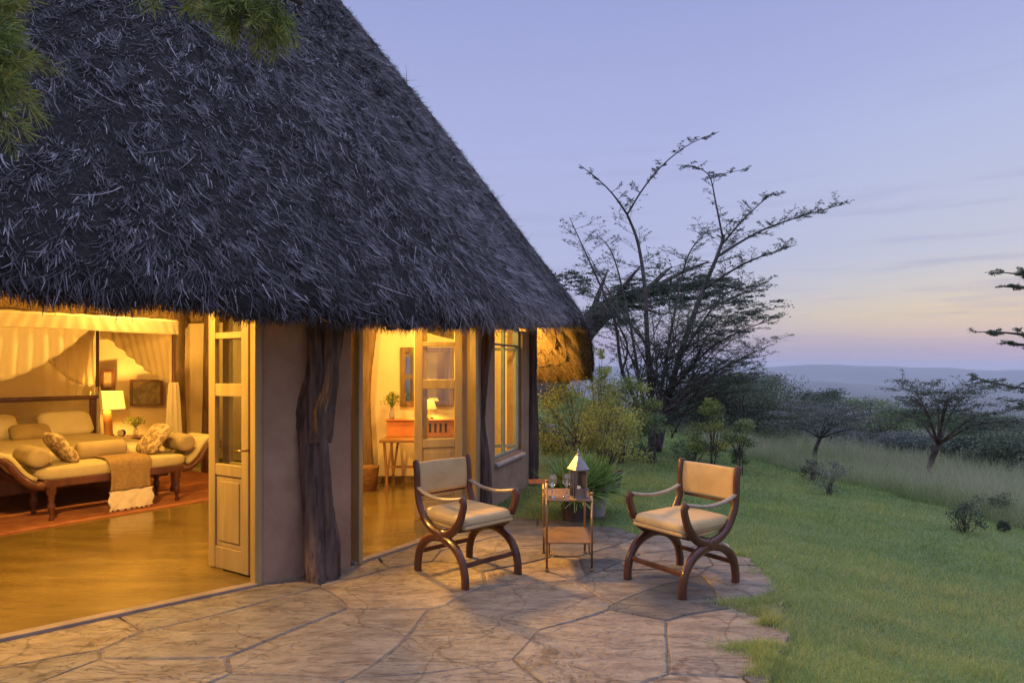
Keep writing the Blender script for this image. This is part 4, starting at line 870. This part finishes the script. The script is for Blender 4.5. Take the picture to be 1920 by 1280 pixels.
# ------------------------------------------------------------------ plants
def on_ground(px, py, dmax=60):
    for d in np.arange(3.2, dmax, .05):
        x = (px-CX)/FPX*d; z = float(gz(x, d))
        if HY+(EYE-z)*FPX/d <= py: return np.array([x, d, z])
    return np.array([x, d, z])
def spray(tb, lf, p, d, L, r, g, leaf=.05, nsub=5, nl=8, flat=.6, tn=.4, lw=.5):
    d = nrm(d); b = nrm(np.array([g.normal(), g.normal(), g.normal()*.4])); e = p+d*L+b*L*.14+np.array([0, 0, L*.06]); mdp = p+d*L*.5+b*L*.16
    P = spline([p, mdp, e], 5); tb.tube(P, np.linspace(r, r*.3, 5), 4, cap=False)
    side = nrm(np.cross(d, [0, 0, 1])+1e-6)
    C = []
    for i in range(nsub):
        q = .2+.8*(i+g.random())/nsub; o = P[0]+(P[-1]-P[0])*q+b*L*.16*math.sin(PI*q); s = 1 if i % 2 else -1
        dd = nrm(d*.75+side*s*g.uniform(.4, 1.1)+np.array([0, 0, g.normal(0, .22)])); l2 = L*(.5-.25*q)*g.uniform(.6, 1.3); ee = o+dd*l2
        tb.tube([o, ee], [r*.45, r*.2], 3, cap=False)
        t = g.random(nl); C.append(o+(ee-o)*t[:, None]+g.normal(0, leaf*.45, (nl, 3))*np.array([1, 1, 1-flat*.6]))
    if nl: C = np.concatenate(C); lf.leaves(C, leaf*g.uniform(.6, 1.3, len(C)), leaf*lw, np.clip(g.normal(tn, .22, len(C)), 0, 1), flat=flat, r=g)
def limb_spray(tb, lf, P, R, g, step, Lr, leaf, up=.15, along=.5, nsub=5, nl=8, start=.15, flat=.6, tn=.4, r0=.009):
    n = max(6, int(np.sum(np.linalg.norm(np.diff(P, axis=0), axis=1))/.15)); Q = spline(P, n); tb.tube(Q, np.interp(np.linspace(0, 1, n), np.linspace(0, 1, len(R)), R), 7)
    ln = np.sum(np.linalg.norm(np.diff(Q, axis=0), axis=1)); k = int(ln/step)
    for i in range(k):
        q = start+(1-start)*(i+g.random())/k; j = min(int(q*(n-1)), n-2); p = Q[j]; T = nrm(Q[j+1]-Q[j]); th = g.uniform(0, 2*PI)
        d = T*along+np.array([math.cos(th), math.sin(th), up+g.normal(0, .2)])
        spray(tb, lf, p, d, g.uniform(*Lr)*(1-.35*q), r0*(1-.5*q), g, leaf, nsub, nl, flat, tn)
    return Q
# the bare multi-stemmed thorn tree
g = np.random.default_rng(5); D0 = 12.2
tb_, lf_ = MB(), MB()
rt = thing('thorn_tree', 'tall bare multi-stemmed thorn tree with sparse leaves against the sky', 'tree', on_ground(1222, 850))
D0 = rt.location[1]
def PX(pts, dz=0): return [at(x, y, D0+(o if len(r) else 0)) for x, y, *r in pts for o in [r[0] if r else 0]]
stems = [
 ([(1222,858),(1222,770),(1214,650,.1),(1209,540,.2),(1196,455,.3),(1176,402,.3)], [.085,.07,.05,.04,.03,.022], .30, (.3,.9), 5, .28),
 ([(1176,402,.3),(1150,365,.3),(1120,335,.4),(1085,308,.4)], [.022,.016,.011,.006], .22, (.12,.3), 4, .1),
 ([(1176,402,.3),(1205,355,.2),(1240,312,.1),(1290,272,0),(1348,247,-.2)], [.02,.016,.013,.009,.004], .20, (.12,.34), 5, .1),
 ([(1232,850,.3),(1262,710,.5),(1308,570,.6),(1344,482,.7),(1358,440,.7)], [.08,.062,.05,.036,.03], .26, (.35,1.0), 6, .25),
 ([(1356,450,.7),(1342,380,.7),(1330,330,.7),(1300,312,.6),(1268,310,.5)], [.024,.016,.011,.008,.004], .2, (.1,.34), 4, .1),
 ([(1330,330,.7),(1360,325,.8),(1402,316,.9)], [.011,.007,.004], .16, (.12,.3), 4, .05),
 ([(1344,482,.7),(1420,436,.5),(1500,406,.3),(1578,384,.1)], [.03,.02,.012,.004], .12, (.2,.55), 6, .1),
 ([(1352,460,.7),(1400,405,.9),(1450,360,1.1)], [.025,.016,.005], .12, (.2,.55), 6, .1),
 ([(1322,540,.6),(1400,492,.3),(1490,460,0)], [.028,.018,.005], .12, (.2,.6), 6, .1),
 ([(1224,800),(1170,705,-.3),(1152,600,-.4),(1112,505,-.5),(1068,408,-.5)], [.05,.035,.026,.016,.005], .2, (.3,.8), 5, .2),
 ([(1252,740,.4),(1335,650,-.2),(1440,600,-.6)], [.035,.022,.005], .14, (.3,.9), 6, .15),
 ([(1244,780,.3),(1330,705,-.5),(1425,655,-1)], [.035,.022,.005], .14, (.3,.9), 6, .15),
 ([(1165,700,-.3),(1175,640,-.6),(1120,560,-.9),(1085,545,-1)], [.026,.018,.012,.004], .16, (.25,.7), 5, .15),
 ([(1222,830),(1200,720,.8),(1180,600,1.2),(1150,480,1.4),(1120,440,1.5)], [.05,.035,.024,.014,.005], .2, (.3,.8), 5, .2),
 ([(1226,840,.2),(1240,730,1),(1262,600,1.4),(1290,480,1.6),(1330,430,1.7)], [.05,.04,.03,.016,.006], .18, (.3,.9), 6, .2),
 ([(1300,590,.6),(1370,560,1),(1440,530,1.3)], [.026,.016,.005], .13, (.25,.7), 6, .1),
 ([(1224,780),(1155,740,-.3),(1090,690,-.5)], [.03,.018,.005], .18, (.3,.8), 5, .15),
 ([(1264,690,.5),(1350,560,.2),(1410,540,0)], [.03,.018,.005], .13, (.3,.9), 6, .2),
 ([(1215,650,.1),(1150,560,.3),(1100,470,.4)], [.026,.016,.005], .18, (.3,.8), 5, .2)]
for pts, R, st, Lr, ns, s0 in stems: limb_spray(tb_, lf_, np.array(PX(pts)), R, g, st*.62, Lr, .034, nsub=ns, nl=11, start=s0, tn=.28, r0=.008)
# the thicket of finer stems low in its crown
for i in range(46):
    a = at(g.uniform(1190, 1270), g.uniform(700, 830), D0+g.uniform(-.5, .8)); b = at(g.uniform(1120, 1430), g.uniform(520, 740), D0+g.uniform(-1.2, 1.2))
    limb_spray(tb_, lf_, np.array([a, (a+b)/2+np.array([0, 0, .15]), b]), [.016,.010,.003], g, .19, (.25,.65), .034, nsub=5, nl=7, start=.35, tn=.3, r0=.006)
for i in range(34):
    a = at(g.uniform(1225, 1310), g.uniform(620, 780), D0+g.uniform(-.3, .9)); b = at(g.uniform(1240, 1465), g.uniform(560, 730), D0+g.uniform(-1.2, 1.2)); b[2] = max(b[2], a[2]-.1)
    limb_spray(tb_, lf_, np.array([a, (a+b)/2+np.array([0, 0, .12]), b]), [.014,.009,.003], g, .16, (.25,.6), .034, nsub=6, nl=9, start=.45, tn=.5, r0=.005, up=.02, flat=.8)
tb_.build('trunk', M['twig'], rt); lf_.build('crown', M['leaf_dark'], rt)

def crown_layers(tb, lf, c, w, h, g, n, leaf, dens=60, tn=.35, flat=.75):
    # flat layered sprays of an acacia crown
    for i in range(n):
        a = g.uniform(0, 2*PI); r = math.sqrt(g.random()); q = g.uniform(-.5, .5); rr = w/2*r*(1-.35*abs(q)); p = c+np.array([rr*math.cos(a), rr*math.sin(a), h*q])
        L = g.uniform(.3, .7)*min(1.6, max(.45, w*.16)); k = int(dens*g.uniform(.5, 1.4))
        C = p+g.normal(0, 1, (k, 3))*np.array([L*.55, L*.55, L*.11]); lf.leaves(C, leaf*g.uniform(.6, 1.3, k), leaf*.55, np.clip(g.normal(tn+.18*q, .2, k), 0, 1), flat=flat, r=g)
        d = np.array([math.cos(a), math.sin(a), .1])
        for s in range(3): tb.tube([p-d*L*.7, p+d*L*.4+g.normal(0, .25*L, 3)*np.array([1, 1, .3])], [leaf*.13, leaf*.05], 3, cap=False)
def acacia(name, base, h, w, label, seed, lean=(0,0), layers=(), mt='leaf_dark', leaf=.06, r0=.07, group=None, fork=.4, limbs=8, dens=55, n=60, ch=.35):
    g = np.random.default_rng(seed); t = thing(name, label, 'tree', base, 0, group); tb, lf = MB(), MB(); base = np.asarray(base, float)
    top = base+np.array([lean[0]*.5, lean[1]*.5, h*fork]); tb.tube(spline([base-np.array([0,0,.1]), base+(top-base)*.5+g.normal(0, .04*h, 3)*np.array([1,1,0]), top], 9), np.linspace(r0, r0*.65, 9), 8)
    cc = base+np.array([lean[0], lean[1], h*(1-ch/2)])
    for i in range(limbs):
        a = 2*PI*i/limbs+g.normal(0, .3); rr = w/2*g.uniform(.45, .95); e = cc+np.array([rr*math.cos(a), rr*math.sin(a), h*ch*g.uniform(-.5, .45)])
        md_ = top+(e-top)*.5+np.array([0, 0, h*.09]); Q = spline([top, md_, e], 10); tb.tube(Q, np.linspace(r0*.36, r0*.06, 10), 6)
        for j in range(4, 10):
            for s in range(2): spray(tb, lf, Q[j], (Q[j]-Q[j-1])/np.linalg.norm(Q[j]-Q[j-1])*.6+np.array([g.normal(), g.normal(), g.normal()*.15]), w*g.uniform(.08, .17), r0*.07, g, leaf, 5, 7, .75, .32)
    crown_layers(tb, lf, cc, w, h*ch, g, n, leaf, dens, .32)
    tb.build('trunk', M['twig'], t); lf.build('crown', M[mt], t); return t
# the big leaning acacia behind the house
g = np.random.default_rng(8); b0 = on_ground(1027, 748, 40); DB = min(max(b0[1], 15), 24)
b0 = np.array([(1027-CX)/FPX*DB, DB, float(gz((1027-CX)/FPX*DB, DB))]); BT_ = thing('leaning_acacia', 'big old acacia with thick trunk leaning out from behind the thatched roof', 'tree', b0); tb_, lf_ = MB(), MB()
P = np.array([b0-np.array([0,0,.2])]+[at(x, y, DB+o) for x, y, o in ((1042,705,0),(1072,655,0),(1104,610,0),(1150,572,.2),(1215,548,.4),(1300,535,.5),(1370,520,.6))]); s_ = DB/20
tb_.tube(spline(P, 34), np.interp(np.linspace(0, 1, 34), [0,.2,.5,.75,1], [.50*s_,.44*s_,.34*s_,.17*s_,.03]), 12)
for x, y, o, rr in ((1050,535,0,.06),(1140,505,.5,.07),(1200,500,-.4,.07),(1260,500,.6,.06),(1330,490,0,.05),(1400,545,.4,.05),(1240,590,.2,.05)):
    e = at(x, y, DB+o); k = np.argmin(np.linalg.norm(P-e, axis=1)); a = P[max(k-1, 1)]; Q = spline([a, (a+e)/2+np.array([0,0,.1]), e], 8); tb_.tube(Q, np.linspace(rr*2.0*s_, .02, 8), 6)
    for j in range(2, 8): spray(tb_, lf_, Q[j], np.array([g.normal(), g.normal(), .2]), 1.0, .014, g, .10, 6, 8, .7, .25)
for x, y, w_, h_, n_ in ((1058,532,1.3,.5,40),(1195,555,1.7,.5,60),(1250,540,2.2,.6,90),(1320,550,2.0,.7,75),(1140,592,1.3,.45,50),(1400,575,1.7,.6,40),(1040,590,.9,.45,18),(1340,610,1.9,.5,40)):
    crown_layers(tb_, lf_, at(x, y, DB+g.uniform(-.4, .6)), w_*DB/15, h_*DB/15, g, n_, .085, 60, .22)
tb_.build('trunk', M['twig'], BT_); lf_.build('crown', M['leaf_dark'], BT_)
# umbrella thorns on the slope
acacia('umbrella_thorn', on_ground(1742, 902), 1.95, 2.5, 'small umbrella thorn with layered crown rising from the tall grass', 21, lean=(.35,0), leaf=.042, r0=.07, fork=.36, limbs=12, n=95, dens=80, ch=.46)
acacia('umbrella_thorn', on_ground(1527, 868), 1.35, 2.35, 'low flat grey thorn tree spreading above the twin bushes', 22, lean=(.25,0), leaf=.038, r0=.055, mt='leaf_grey', fork=.4, limbs=10, n=90, dens=80, ch=.5)
# a thorn tree beyond the frame reaches in with bare branches
bx_ = np.array([7.6, 8.6, float(gz(7.6, 8.6))]); et = thing('thorn_tree', 'thorn tree mostly outside the picture reaching in with flat leafy branches', 'tree', bx_); tb_, lf_ = MB(), MB(); g = np.random.default_rng(31)
tb_.tube(spline([bx_-np.array([0,0,.1]), bx_+np.array([.1,0,1.2]), bx_+np.array([0,.1,2.4]), bx_+np.array([.1,0,3.6])], 14), np.linspace(.12, .05, 14), 8)
for (x0, y0), (x1, y1), (xe, ye), k in (((1960,520),(1920,515),(1872,510),.25), ((1970,545),(1920,540),(1876,537),.22), ((1960,640),(1900,625),(1828,622),.3), ((1960,655),(1910,645),(1880,643),.2), ((1985,740),(1900,725),(1820,706),.3), ((2000,700),(1950,560),(1935,450),.4), ((1990,790),(1930,760),(1890,770),.3)):
    a = at(x0, y0, 8.5); limb_spray(tb_, lf_, np.array([bx_+np.array([.05,0,max(.8, min(3.3, a[2]-bx_[2]-.25))]), a, at(x1, y1, 8.3), at(xe, ye, 8.2)]), [.04,.022,.014,.004], g, .09, (.15*k*3,.3*k*3), .026, nsub=6, nl=12, start=.35, tn=.3, r0=.005, up=.02)
crown_layers(tb_, lf_, bx_+np.array([1.5,.4,4.0]), 1.7, .8, g, 45, .035, 80, .32)
tb_.build('trunk', M['twig'], et); lf_.build('crown', M['leaf_dark'], et)

def bush(name, base, w, h, label, seed, mt='leaf_dark', leaf=.05, n=26, dens=130, cat='bush', group=None, stems=9, tn=.4, low=.1, spread=1.0, lw=.5, sr=.012, yscale=1.0, size=.22, zs=.75):
    g = np.random.default_rng(seed); t = thing(name, label, cat, base, 0, group); tb, lf = MB(), MB(); base = np.asarray(base, float)
    for i in range(stems):
        a = g.uniform(0, 2*PI); e = base+np.array([w*.42*math.cos(a)*g.random(), w*.42*math.sin(a)*g.random()*yscale, h*g.uniform(.6, .95)])
        tb.tube(spline([base+g.normal(0, .04*w, 3)*np.array([1,1,0])-np.array([0,0,.05]), (base+e)/2+g.normal(0, .06*w, 3), e], 6), np.linspace(sr, sr*.3, 6), 4, cap=False)
    for i in range(n):
        a = g.uniform(0, 2*PI); zz = low+(1-low)*g.random()**.8; rr = w*.5*math.sqrt(max(0, 1-((zz-.45)/.62)**2))*g.uniform(.35, 1.05)*spread
        p = base+np.array([rr*math.cos(a), rr*math.sin(a)*yscale, h*zz]); k = int(dens*g.uniform(.5, 1.4)); sz = w*size*g.uniform(.5, 1)
        C = p+np.clip(g.normal(0, 1, (k, 3)), -1.7, 1.7)*sz*.5*np.array([1, 1, zs]); C[:, 2] = np.maximum(C[:, 2], base[2]+.02)
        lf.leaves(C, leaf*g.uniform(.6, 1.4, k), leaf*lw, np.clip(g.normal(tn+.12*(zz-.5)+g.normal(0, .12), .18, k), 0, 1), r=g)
        tb.tube([base+np.array([0,0,h*.3]), p], [sr*.6, sr*.2], 3, cap=False)
    tb.build('stems', M['twig'], t); lf.build('foliage', M[mt], t); return t
# dark wooded bank behind the tall grass: every bush by itself
G_ = 'dark bushes along the bank'
bank = [(1450,835,20,3.3,3.0,'leaf_dark','dense dark green bush rising behind the bare thorn tree, tallest on the bank'),
 (1395,825,18,2.7,2.9,'leaf_dark','dark bush right behind the crown of the bare thorn tree'),
 (1535,835,22,2.3,2.2,'leaf_dark','rounded dark bush between the thorn tree and the grey thorn'),
 (1640,850,19,2.3,2.15,'leaf_mid','tallest round green bush behind the tall grass, between the two umbrella thorns'),
 (1575,856,18,2.0,1.5,'leaf_grey','grey green bush just behind the low flat thorn tree'),
 (1700,868,17,2.2,1.45,'leaf_grey','grey bush behind the trunk of the small umbrella thorn'),
 (1790,880,17,2.0,1.5,'leaf_dark','dark bush under the spreading side of the umbrella thorn'),
 (1860,892,16,1.8,1.5,'leaf_dark','dark bush beyond the pale grass near the photo edge'),
 (1935,900,15,2.4,1.7,'leaf_dark','dark bush cut by the photo edge behind the pale grass'),
 (1485,800,26,3.2,2.3,'leaf_mid','far green bush low on the slope below the hills'),
 (1720,800,27,3.4,2.0,'leaf_mid','far green bush below the hills behind the umbrella thorn'),
 (1850,815,26,3.6,2.0,'leaf_dark','far dark bush below the hills by the photo edge'),
 (1330,820,19,2.6,2.4,'leaf_dark','dark bush behind the low stems of the bare thorn tree'),
 (1275,800,22,2.6,1.8,'leaf_dark','dark low bush seen through the stems of the bare thorn tree')]
TOPS = {1450: 702, 1395: 696, 1535: 728, 1640: 742, 1575: 800, 1700: 812, 1790: 822, 1860: 815, 1935: 800, 1485: 752, 1720: 800, 1850: 808, 1330: 700, 1275: 735}
for i, (px, py, d, w_, h_, mt, lb_) in enumerate(bank):
    x = (px-CX)/FPX*d; z = min(float(gz(x, d)), EYE-(py-HY)/FPX*d); h_ = max(.8, EYE+(HY-TOPS[px])/FPX*d-z)*.93
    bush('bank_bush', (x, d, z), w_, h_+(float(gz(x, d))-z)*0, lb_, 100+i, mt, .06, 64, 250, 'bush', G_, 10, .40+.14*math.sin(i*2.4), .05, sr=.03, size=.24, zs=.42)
# yellow-green shrubs beside the house
bush('yellow_shrub', on_ground(1085, 880), 1.55, 1.35, 'wide yellow green shrub beside the house wall, behind the potted plants', 41, 'leaf_yellow', .04, 46, 200, 'shrub', 'yellow shrubs', 14, .40, .08)
bush('yellow_shrub', on_ground(1168, 868), 1.25, 1.35, 'airy yellow green shrub standing between the wide shrub and the thorn tree', 42, 'leaf_yellow', .04, 34, 190, 'shrub', 'yellow shrubs', 12, .36, .1)
bush('tall_sprout', on_ground(1125, 872), .42, 1.85, 'slender yellow topped sprout rising above the shrubs under the roof corner', 43, 'leaf_yellow', .05, 9, 60, 'shrub', None, 4, .75, .62)
bush('young_tree', on_ground(1336, 884), .75, 1.2, 'young yellow green sapling on a thin stem behind the orange backed chair', 44, 'leaf_yellow', .042, 24, 130, 'sapling', None, 5, .34, .30)
bush('young_tree', on_ground(1388, 890), .62, .95, 'bushy green sapling just right of the thin stemmed one', 45, 'leaf_mid', .042, 22, 130, 'sapling', None, 6, .5, .15)
bush('low_shrub', on_ground(1228, 868), .9, .8, 'dark leafy shrub around the foot of the bare thorn tree', 46, 'leaf_mid', .05, 18, 90, 'shrub', None, 8, .35, .05)
bush('low_shrub', on_ground(1020, 850), .7, .6, 'low green shrub against the house corner', 47, 'leaf_mid', .045, 14, 90, 'shrub', None, 8, .35, .05)
bush('low_shrub', on_ground(1300, 866), .9, .5, 'low green shrub in the grass between thorn tree and sapling', 48, 'leaf_mid', .05, 14, 80, 'shrub', None, 8, .4, .05)
# small bushes dotted over the lawn
for px, py, w_, h_, mt, lb_, sd in ((1523,902,.34,.34,'leaf_dark','small dark bush on the lawn below the grey thorn tree',51), (1556,928,.50,.46,'leaf_grey','twiggy grey bush on the lawn beside the small dark one',52), (1808,1000,.42,.32,'leaf_dark','dark spiky bush alone on the lawn near the tall grass',53), (1862,968,.44,.34,'leaf_dark','dark bush at the front of the tall grass by the photo edge',54), (1882,998,.12,.13,'leaf_dark','tiny dark tuft on the lawn next to the spiky bush',55)):
    bush('lawn_bush', on_ground(px, py), w_, h_, lb_, sd, mt, .03, 16, 60, 'bush', 'small bushes on the lawn', 12, .25, .1, sr=.006, size=.3)
# rock on the slope by the corner
g = np.random.default_rng(3); b_ = on_ground(1006, 822); k = MB(); k.pillow(b_+np.array([0, 0, .08]), (1.0, .7, .45), rotz(.3), e=.8, ez=.9, n=24); k.V[0] += g.normal(0, .02, k.V[0].shape); tag(k.build('rock', M['rock'], subsurf=1), 'dark rock on the grass slope behind the house corner', 'rock')
# pots
def pot(loc, r, h, mt, parent):
    k = MB(); k.lathe([(.001,0),(r*.66,0),(r*.72,h*.1),(r*.92,h*.8),(r*.95,h*.88),(r*1.06,h*.9),(r*1.06,h),(r*.94,h),(r*.9,h*.86),(.001,h*.86)], loc, 28); k.build('pot', M[mt], parent)
    k = MB(); k.lathe([(.001,h*.875),(r*.88,h*.87)], loc, 20); k.build('soil', M['soil'], parent)
def spiky(px, py, r, h, mt, L, n, label, sd, z0=None):
    b_ = on_ground(px, py); g = np.random.default_rng(sd); t = thing('potted_plant', label, 'potted plant', b_, 0, 'spiky potted plants'); pot(b_, r, h, mt, t)
    a = g.uniform(0, 2*PI, n); el = g.uniform(.15, 1.45, n); D = np.stack([np.cos(a)*np.cos(el), np.sin(a)*np.cos(el), np.sin(el)], 1); Np = np.stack([-np.cos(a)*np.sin(el), -np.sin(a)*np.sin(el), np.cos(el)], 1)
    P = b_+np.array([0, 0, h*.88])+g.normal(0, r*.35, (n, 3))*np.array([1, 1, .1]); LL = L*g.uniform(.55, 1.1, n)
    k = MB(); k.strands(P, D, Np, LL, g.uniform(.020, .038, n), -LL*.30*np.cos(el), g.normal(0, .02, n), np.clip(g.normal(.5, .25, n), 0, 1), rows=6); k.build('leaves', M['leaf_bright'], t)
spiky(1077, 978, .17, .30, 'pot_dark', .46, 1000, 'bushy spiky green plant in a dark pot right behind the tray table', 61)
spiky(1112, 968, .18, .34, 'pot_grey', .40, 800, 'spiky green plant in a pale grey pot behind the lantern', 62)
b_ = on_ground(1146, 922); pp = bush('potted_shrub', b_+np.array([0, 0, .0]), .95, 1.15, 'yellow green shrub in a dark round pot on the lawn', 63, 'leaf_yellow', .036, 26, 150, 'potted plant', None, 9, .38, .35); pot(b_, .16, .27, 'pot_dark', pp)

# ------------------------------------------------------------------ grass
def edge_dist(x, y):
    d = np.full(x.shape, 9.0)
    for (x1, y1), (x2, y2) in zip(PAT[:-1], PAT[1:]):
        vx, vy = x2-x1, y2-y1; t = np.clip(((x-x1)*vx+(y-y1)*vy)/(vx*vx+vy*vy), 0, 1); d = np.minimum(d, np.hypot(x-x1-vx*t, y-y1-vy*t))
    return d
HOUSE = np.array(fl)
TE_Y = [5, 8, 10, 12, 15, 20, 30]; TE_X = [7.2, 6.45, 6.05, 5.35, 4.6, 5.2, 7.5]
g = np.random.default_rng(77)
n = 330000
th = g.uniform(-.06, .80, n); dd = np.exp(g.uniform(math.log(2.7), math.log(27), n)); x, y = np.sin(th)*dd*1.0, np.cos(th)*dd
ed = edge_dist(x, y); ins = inside(x, y); ov = .045+.055*np.sin(x*9+1)*np.sin(y*11)+.04*np.sin(x*23-y*17)
keep = (~ins | (ed < ov)) & ~inside(x, y, HOUSE) & (x < np.interp(y, TE_Y, TE_X)+.3)
tuf = []
for px, py, rr, k in ((1385,1132,.13,900), (1425,1128,.10,600), (1425,1148,.09,600), (1440,1168,.07,500), (1400,1215,.13,1200), (1440,1212,.10,900), (1335,1016,.05,300), (1395,1040,.07,500), (1440,1262,.10,900), (1452,1240,.10,900)):
    c = gnd(px, py); q = g.normal(0, rr*.5, (k, 2))*np.array([1.3, .7]); tuf.append(c[:2]+q)
tf = np.concatenate(tuf); x = np.concatenate([x[keep], tf[:, 0]]); y = np.concatenate([y[keep], tf[:, 1]]); n = len(x); dd = np.hypot(x, y)
near = edge_dist(x, y) < .14
patch = np.sin(x*2.1+.7*np.sin(y*1.7))*np.sin(y*2.4+x*.6)+.6*np.sin(x*5.3+y*3.1)*np.sin(y*6.1)
tilt_ = g.normal(0, .55, (n, 2)); D = np.stack([tilt_[:, 0], tilt_[:, 1], np.ones(n)], 1); an_ = g.uniform(0, 2*PI, n); Np = nrm(np.cross(nrm(D), np.stack([np.cos(an_), np.sin(an_), np.zeros(n)], 1)))
LL = g.uniform(.022, .048, n)*(1+.25*patch)*np.clip(.85+.03*dd, .85, 1.5)*np.where(near, 1.35, 1)*np.where(np.sin(x*7.3+y*2.1)*np.sin(y*8.1-x*3.3) > .62, 1.5, 1)
k = MB(); zz = np.where(inside(x, y), -.008, gz(x, y)-.003)
k.strands(np.stack([x, y, zz], 1), D, Np, LL, .0022*np.clip(dd/3.2, 1, 6)*g.uniform(.7, 1.4, n), g.normal(0, .012, n), g.normal(0, .012, n), np.clip(.42+.17*patch+.16*np.sin(x*.9+2)*np.sin(y*.8+x*.3)+g.normal(0, .19, n)+np.where(g.random(n) < .04, .45, 0)+np.where(near, .12, 0), 0, 1), rows=3)
tag(k.build('lawn_grass', M['grass']), 'short cropped green lawn beside the stone terrace', 'grass', kind='stuff')
n = 60000
y = np.exp(g.uniform(math.log(5.5), math.log(30), n)); x = np.interp(y, TE_Y, TE_X)+g.uniform(0, 1, n)**1.5*np.interp(y, [5, 12, 30], [5, 6, 12])+.12*np.sin(y*5)
dd = np.hypot(x, y); D = np.stack([g.normal(0, .3, n), g.normal(0, .3, n), np.ones(n)], 1); an_ = g.uniform(0, 2*PI, n); Np = nrm(np.cross(nrm(D), np.stack([np.cos(an_), np.sin(an_), np.zeros(n)], 1)))
rise = np.clip((x-np.interp(y, TE_Y, TE_X))/.5, 0, 1); pt = np.sin(x*1.4+y*.9)*np.sin(y*1.1-x*.5)
LL = g.uniform(.18, .5, n)*(.55+.45*rise)*(1+.25*pt)
k = MB(); k.strands(np.stack([x, y, gz(x, y)-.01], 1), D, Np, LL, .0045*np.clip(dd/9, 1, 3)*g.uniform(.6, 1.4, n), LL*g.normal(0, .3, n), LL*g.normal(0, .3, n), np.clip(.42+.22*pt+.28*(rise-.6)+g.normal(0, .2, n), 0, 1), rows=4)
tag(k.build('tall_grass', M['tall']), 'tall pale unmown grass at the lawn edge', 'grass', kind='stuff')

# ------------------------------------------------------------------ branches of a needle-leaved tree hanging over the terrace
ot = thing('overhanging_tree', 'needle leaved tree beside the camera whose branches hang in the top corner', 'tree', (-3.3, -1.0, -.03)); tb_, lf_ = MB(), MB(); g = np.random.default_rng(9)
tb_.tube(spline([(-3.3,-1.0,-.05), (-3.25,-.9,1.3), (-3.1,-.6,2.6), (-2.9,-.2,4.0), (-2.8,0,5.2)], 16), np.linspace(.16, .08, 16), 10)
l1_ = spline([(-3.0,-.4,3.3), (-2.5,.8,3.6), (-1.9,1.9,3.5), (-1.25,2.45,3.25), (-.85,2.6,3.08)], 16); tb_.tube(l1_, np.linspace(.05, .012, 16), 7)
l2_ = spline([(-3.05,-.5,2.9), (-2.8,.9,3.1), (-2.4,1.9,3.0), (-2.05,2.3,2.85)], 14); tb_.tube(l2_, np.linspace(.045, .012, 14), 7)
def tassel(a, e, n, L=.075):
    a, e = np.array(a, float), np.array(e, float); P = spline([a, (a+e)/2+g.normal(0, .03, 3), e], 8); tb_.tube(P, np.linspace(.006, .002, 8), 4, cap=False)
    for s in range(9):
        q = .25+.75*s/9; o = a+(e-a)*q; d = nrm((e-a)/np.linalg.norm(e-a)*.7+g.normal(0, .55, 3)); l2 = g.uniform(.06, .15); ee = o+d*l2; tb_.tube([o, ee], [.0025, .0012], 3, cap=False)
        k = n//9; t = g.uniform(.1, 1, k); C = o+(ee-o)*t[:, None]; Dd = nrm(d*.9+g.normal(0, .5, (k, 3))); lf_.leaves(C+Dd*L*.45, L*g.uniform(.6, 1.2, k), .0042, np.clip(g.normal(.35+.35*q, .22, k), 0, 1), D=Dd, r=g)
for px, py, d, n_ in ((15,120,2.35,420),(25,170,2.3,420),(8,225,2.3,420),(38,95,2.4,360),(48,175,2.42,300),(5,60,2.4,420),(40,20,2.5,360),(20,10,2.45,360),(2,170,2.3,420),(12,245,2.28,300)):
    e = at(px, py, d); a = l2_[np.argmin(np.linalg.norm(l2_-e, axis=1))]; tassel(a, e, n_)
for px, py, d, n_ in ((400,12,2.55,420),(425,40,2.5,420),(455,55,2.5,420),(485,70,2.52,420),(520,78,2.6,360),(500,35,2.6,360),(445,15,2.55,420),(530,48,2.62,300),(385,-5,2.5,360),(470,25,2.58,420),(290,-12,2.5,300),(430,66,2.5,200)):
    e = at(px, py, d); a = l1_[np.argmin(np.linalg.norm(l1_-e, axis=1))]; a = a*.4+(e+np.array([-.05,0,.32]))*.6; tb_.tube([l1_[np.argmin(np.linalg.norm(l1_-e, axis=1))], a], [.007,.006], 4, cap=False); tassel(a, e, n_)
tb_.build('trunk', M['twig'], ot); lf_.build('needles', M['needle'], ot)

# ------------------------------------------------------------------ evening haze over the valley
hz_m = bpy.data.materials.new('haze'); hz_m.use_nodes = True; t = hz_m.node_tree; t.nodes.remove(t.nodes['Principled BSDF'])
pv = N('ShaderNodeVolumePrincipled', t); pv.inputs['Color'].default_value = (.80, .84, .95, 1); pv.inputs['Density'].default_value = .00016; pv.inputs['Anisotropy'].default_value = .1
t.links.new(pv.outputs[0], t.nodes['Material Output'].inputs['Volume'])
hb = MB(); hb.box((0, 4500, 0), (19000, 9900, 900)); 
hb.V[0][:, 2] = np.where(hb.V[0][:, 2] < 0, -330, 75); tag(hb.build('haze', hz_m), kind='stuff')
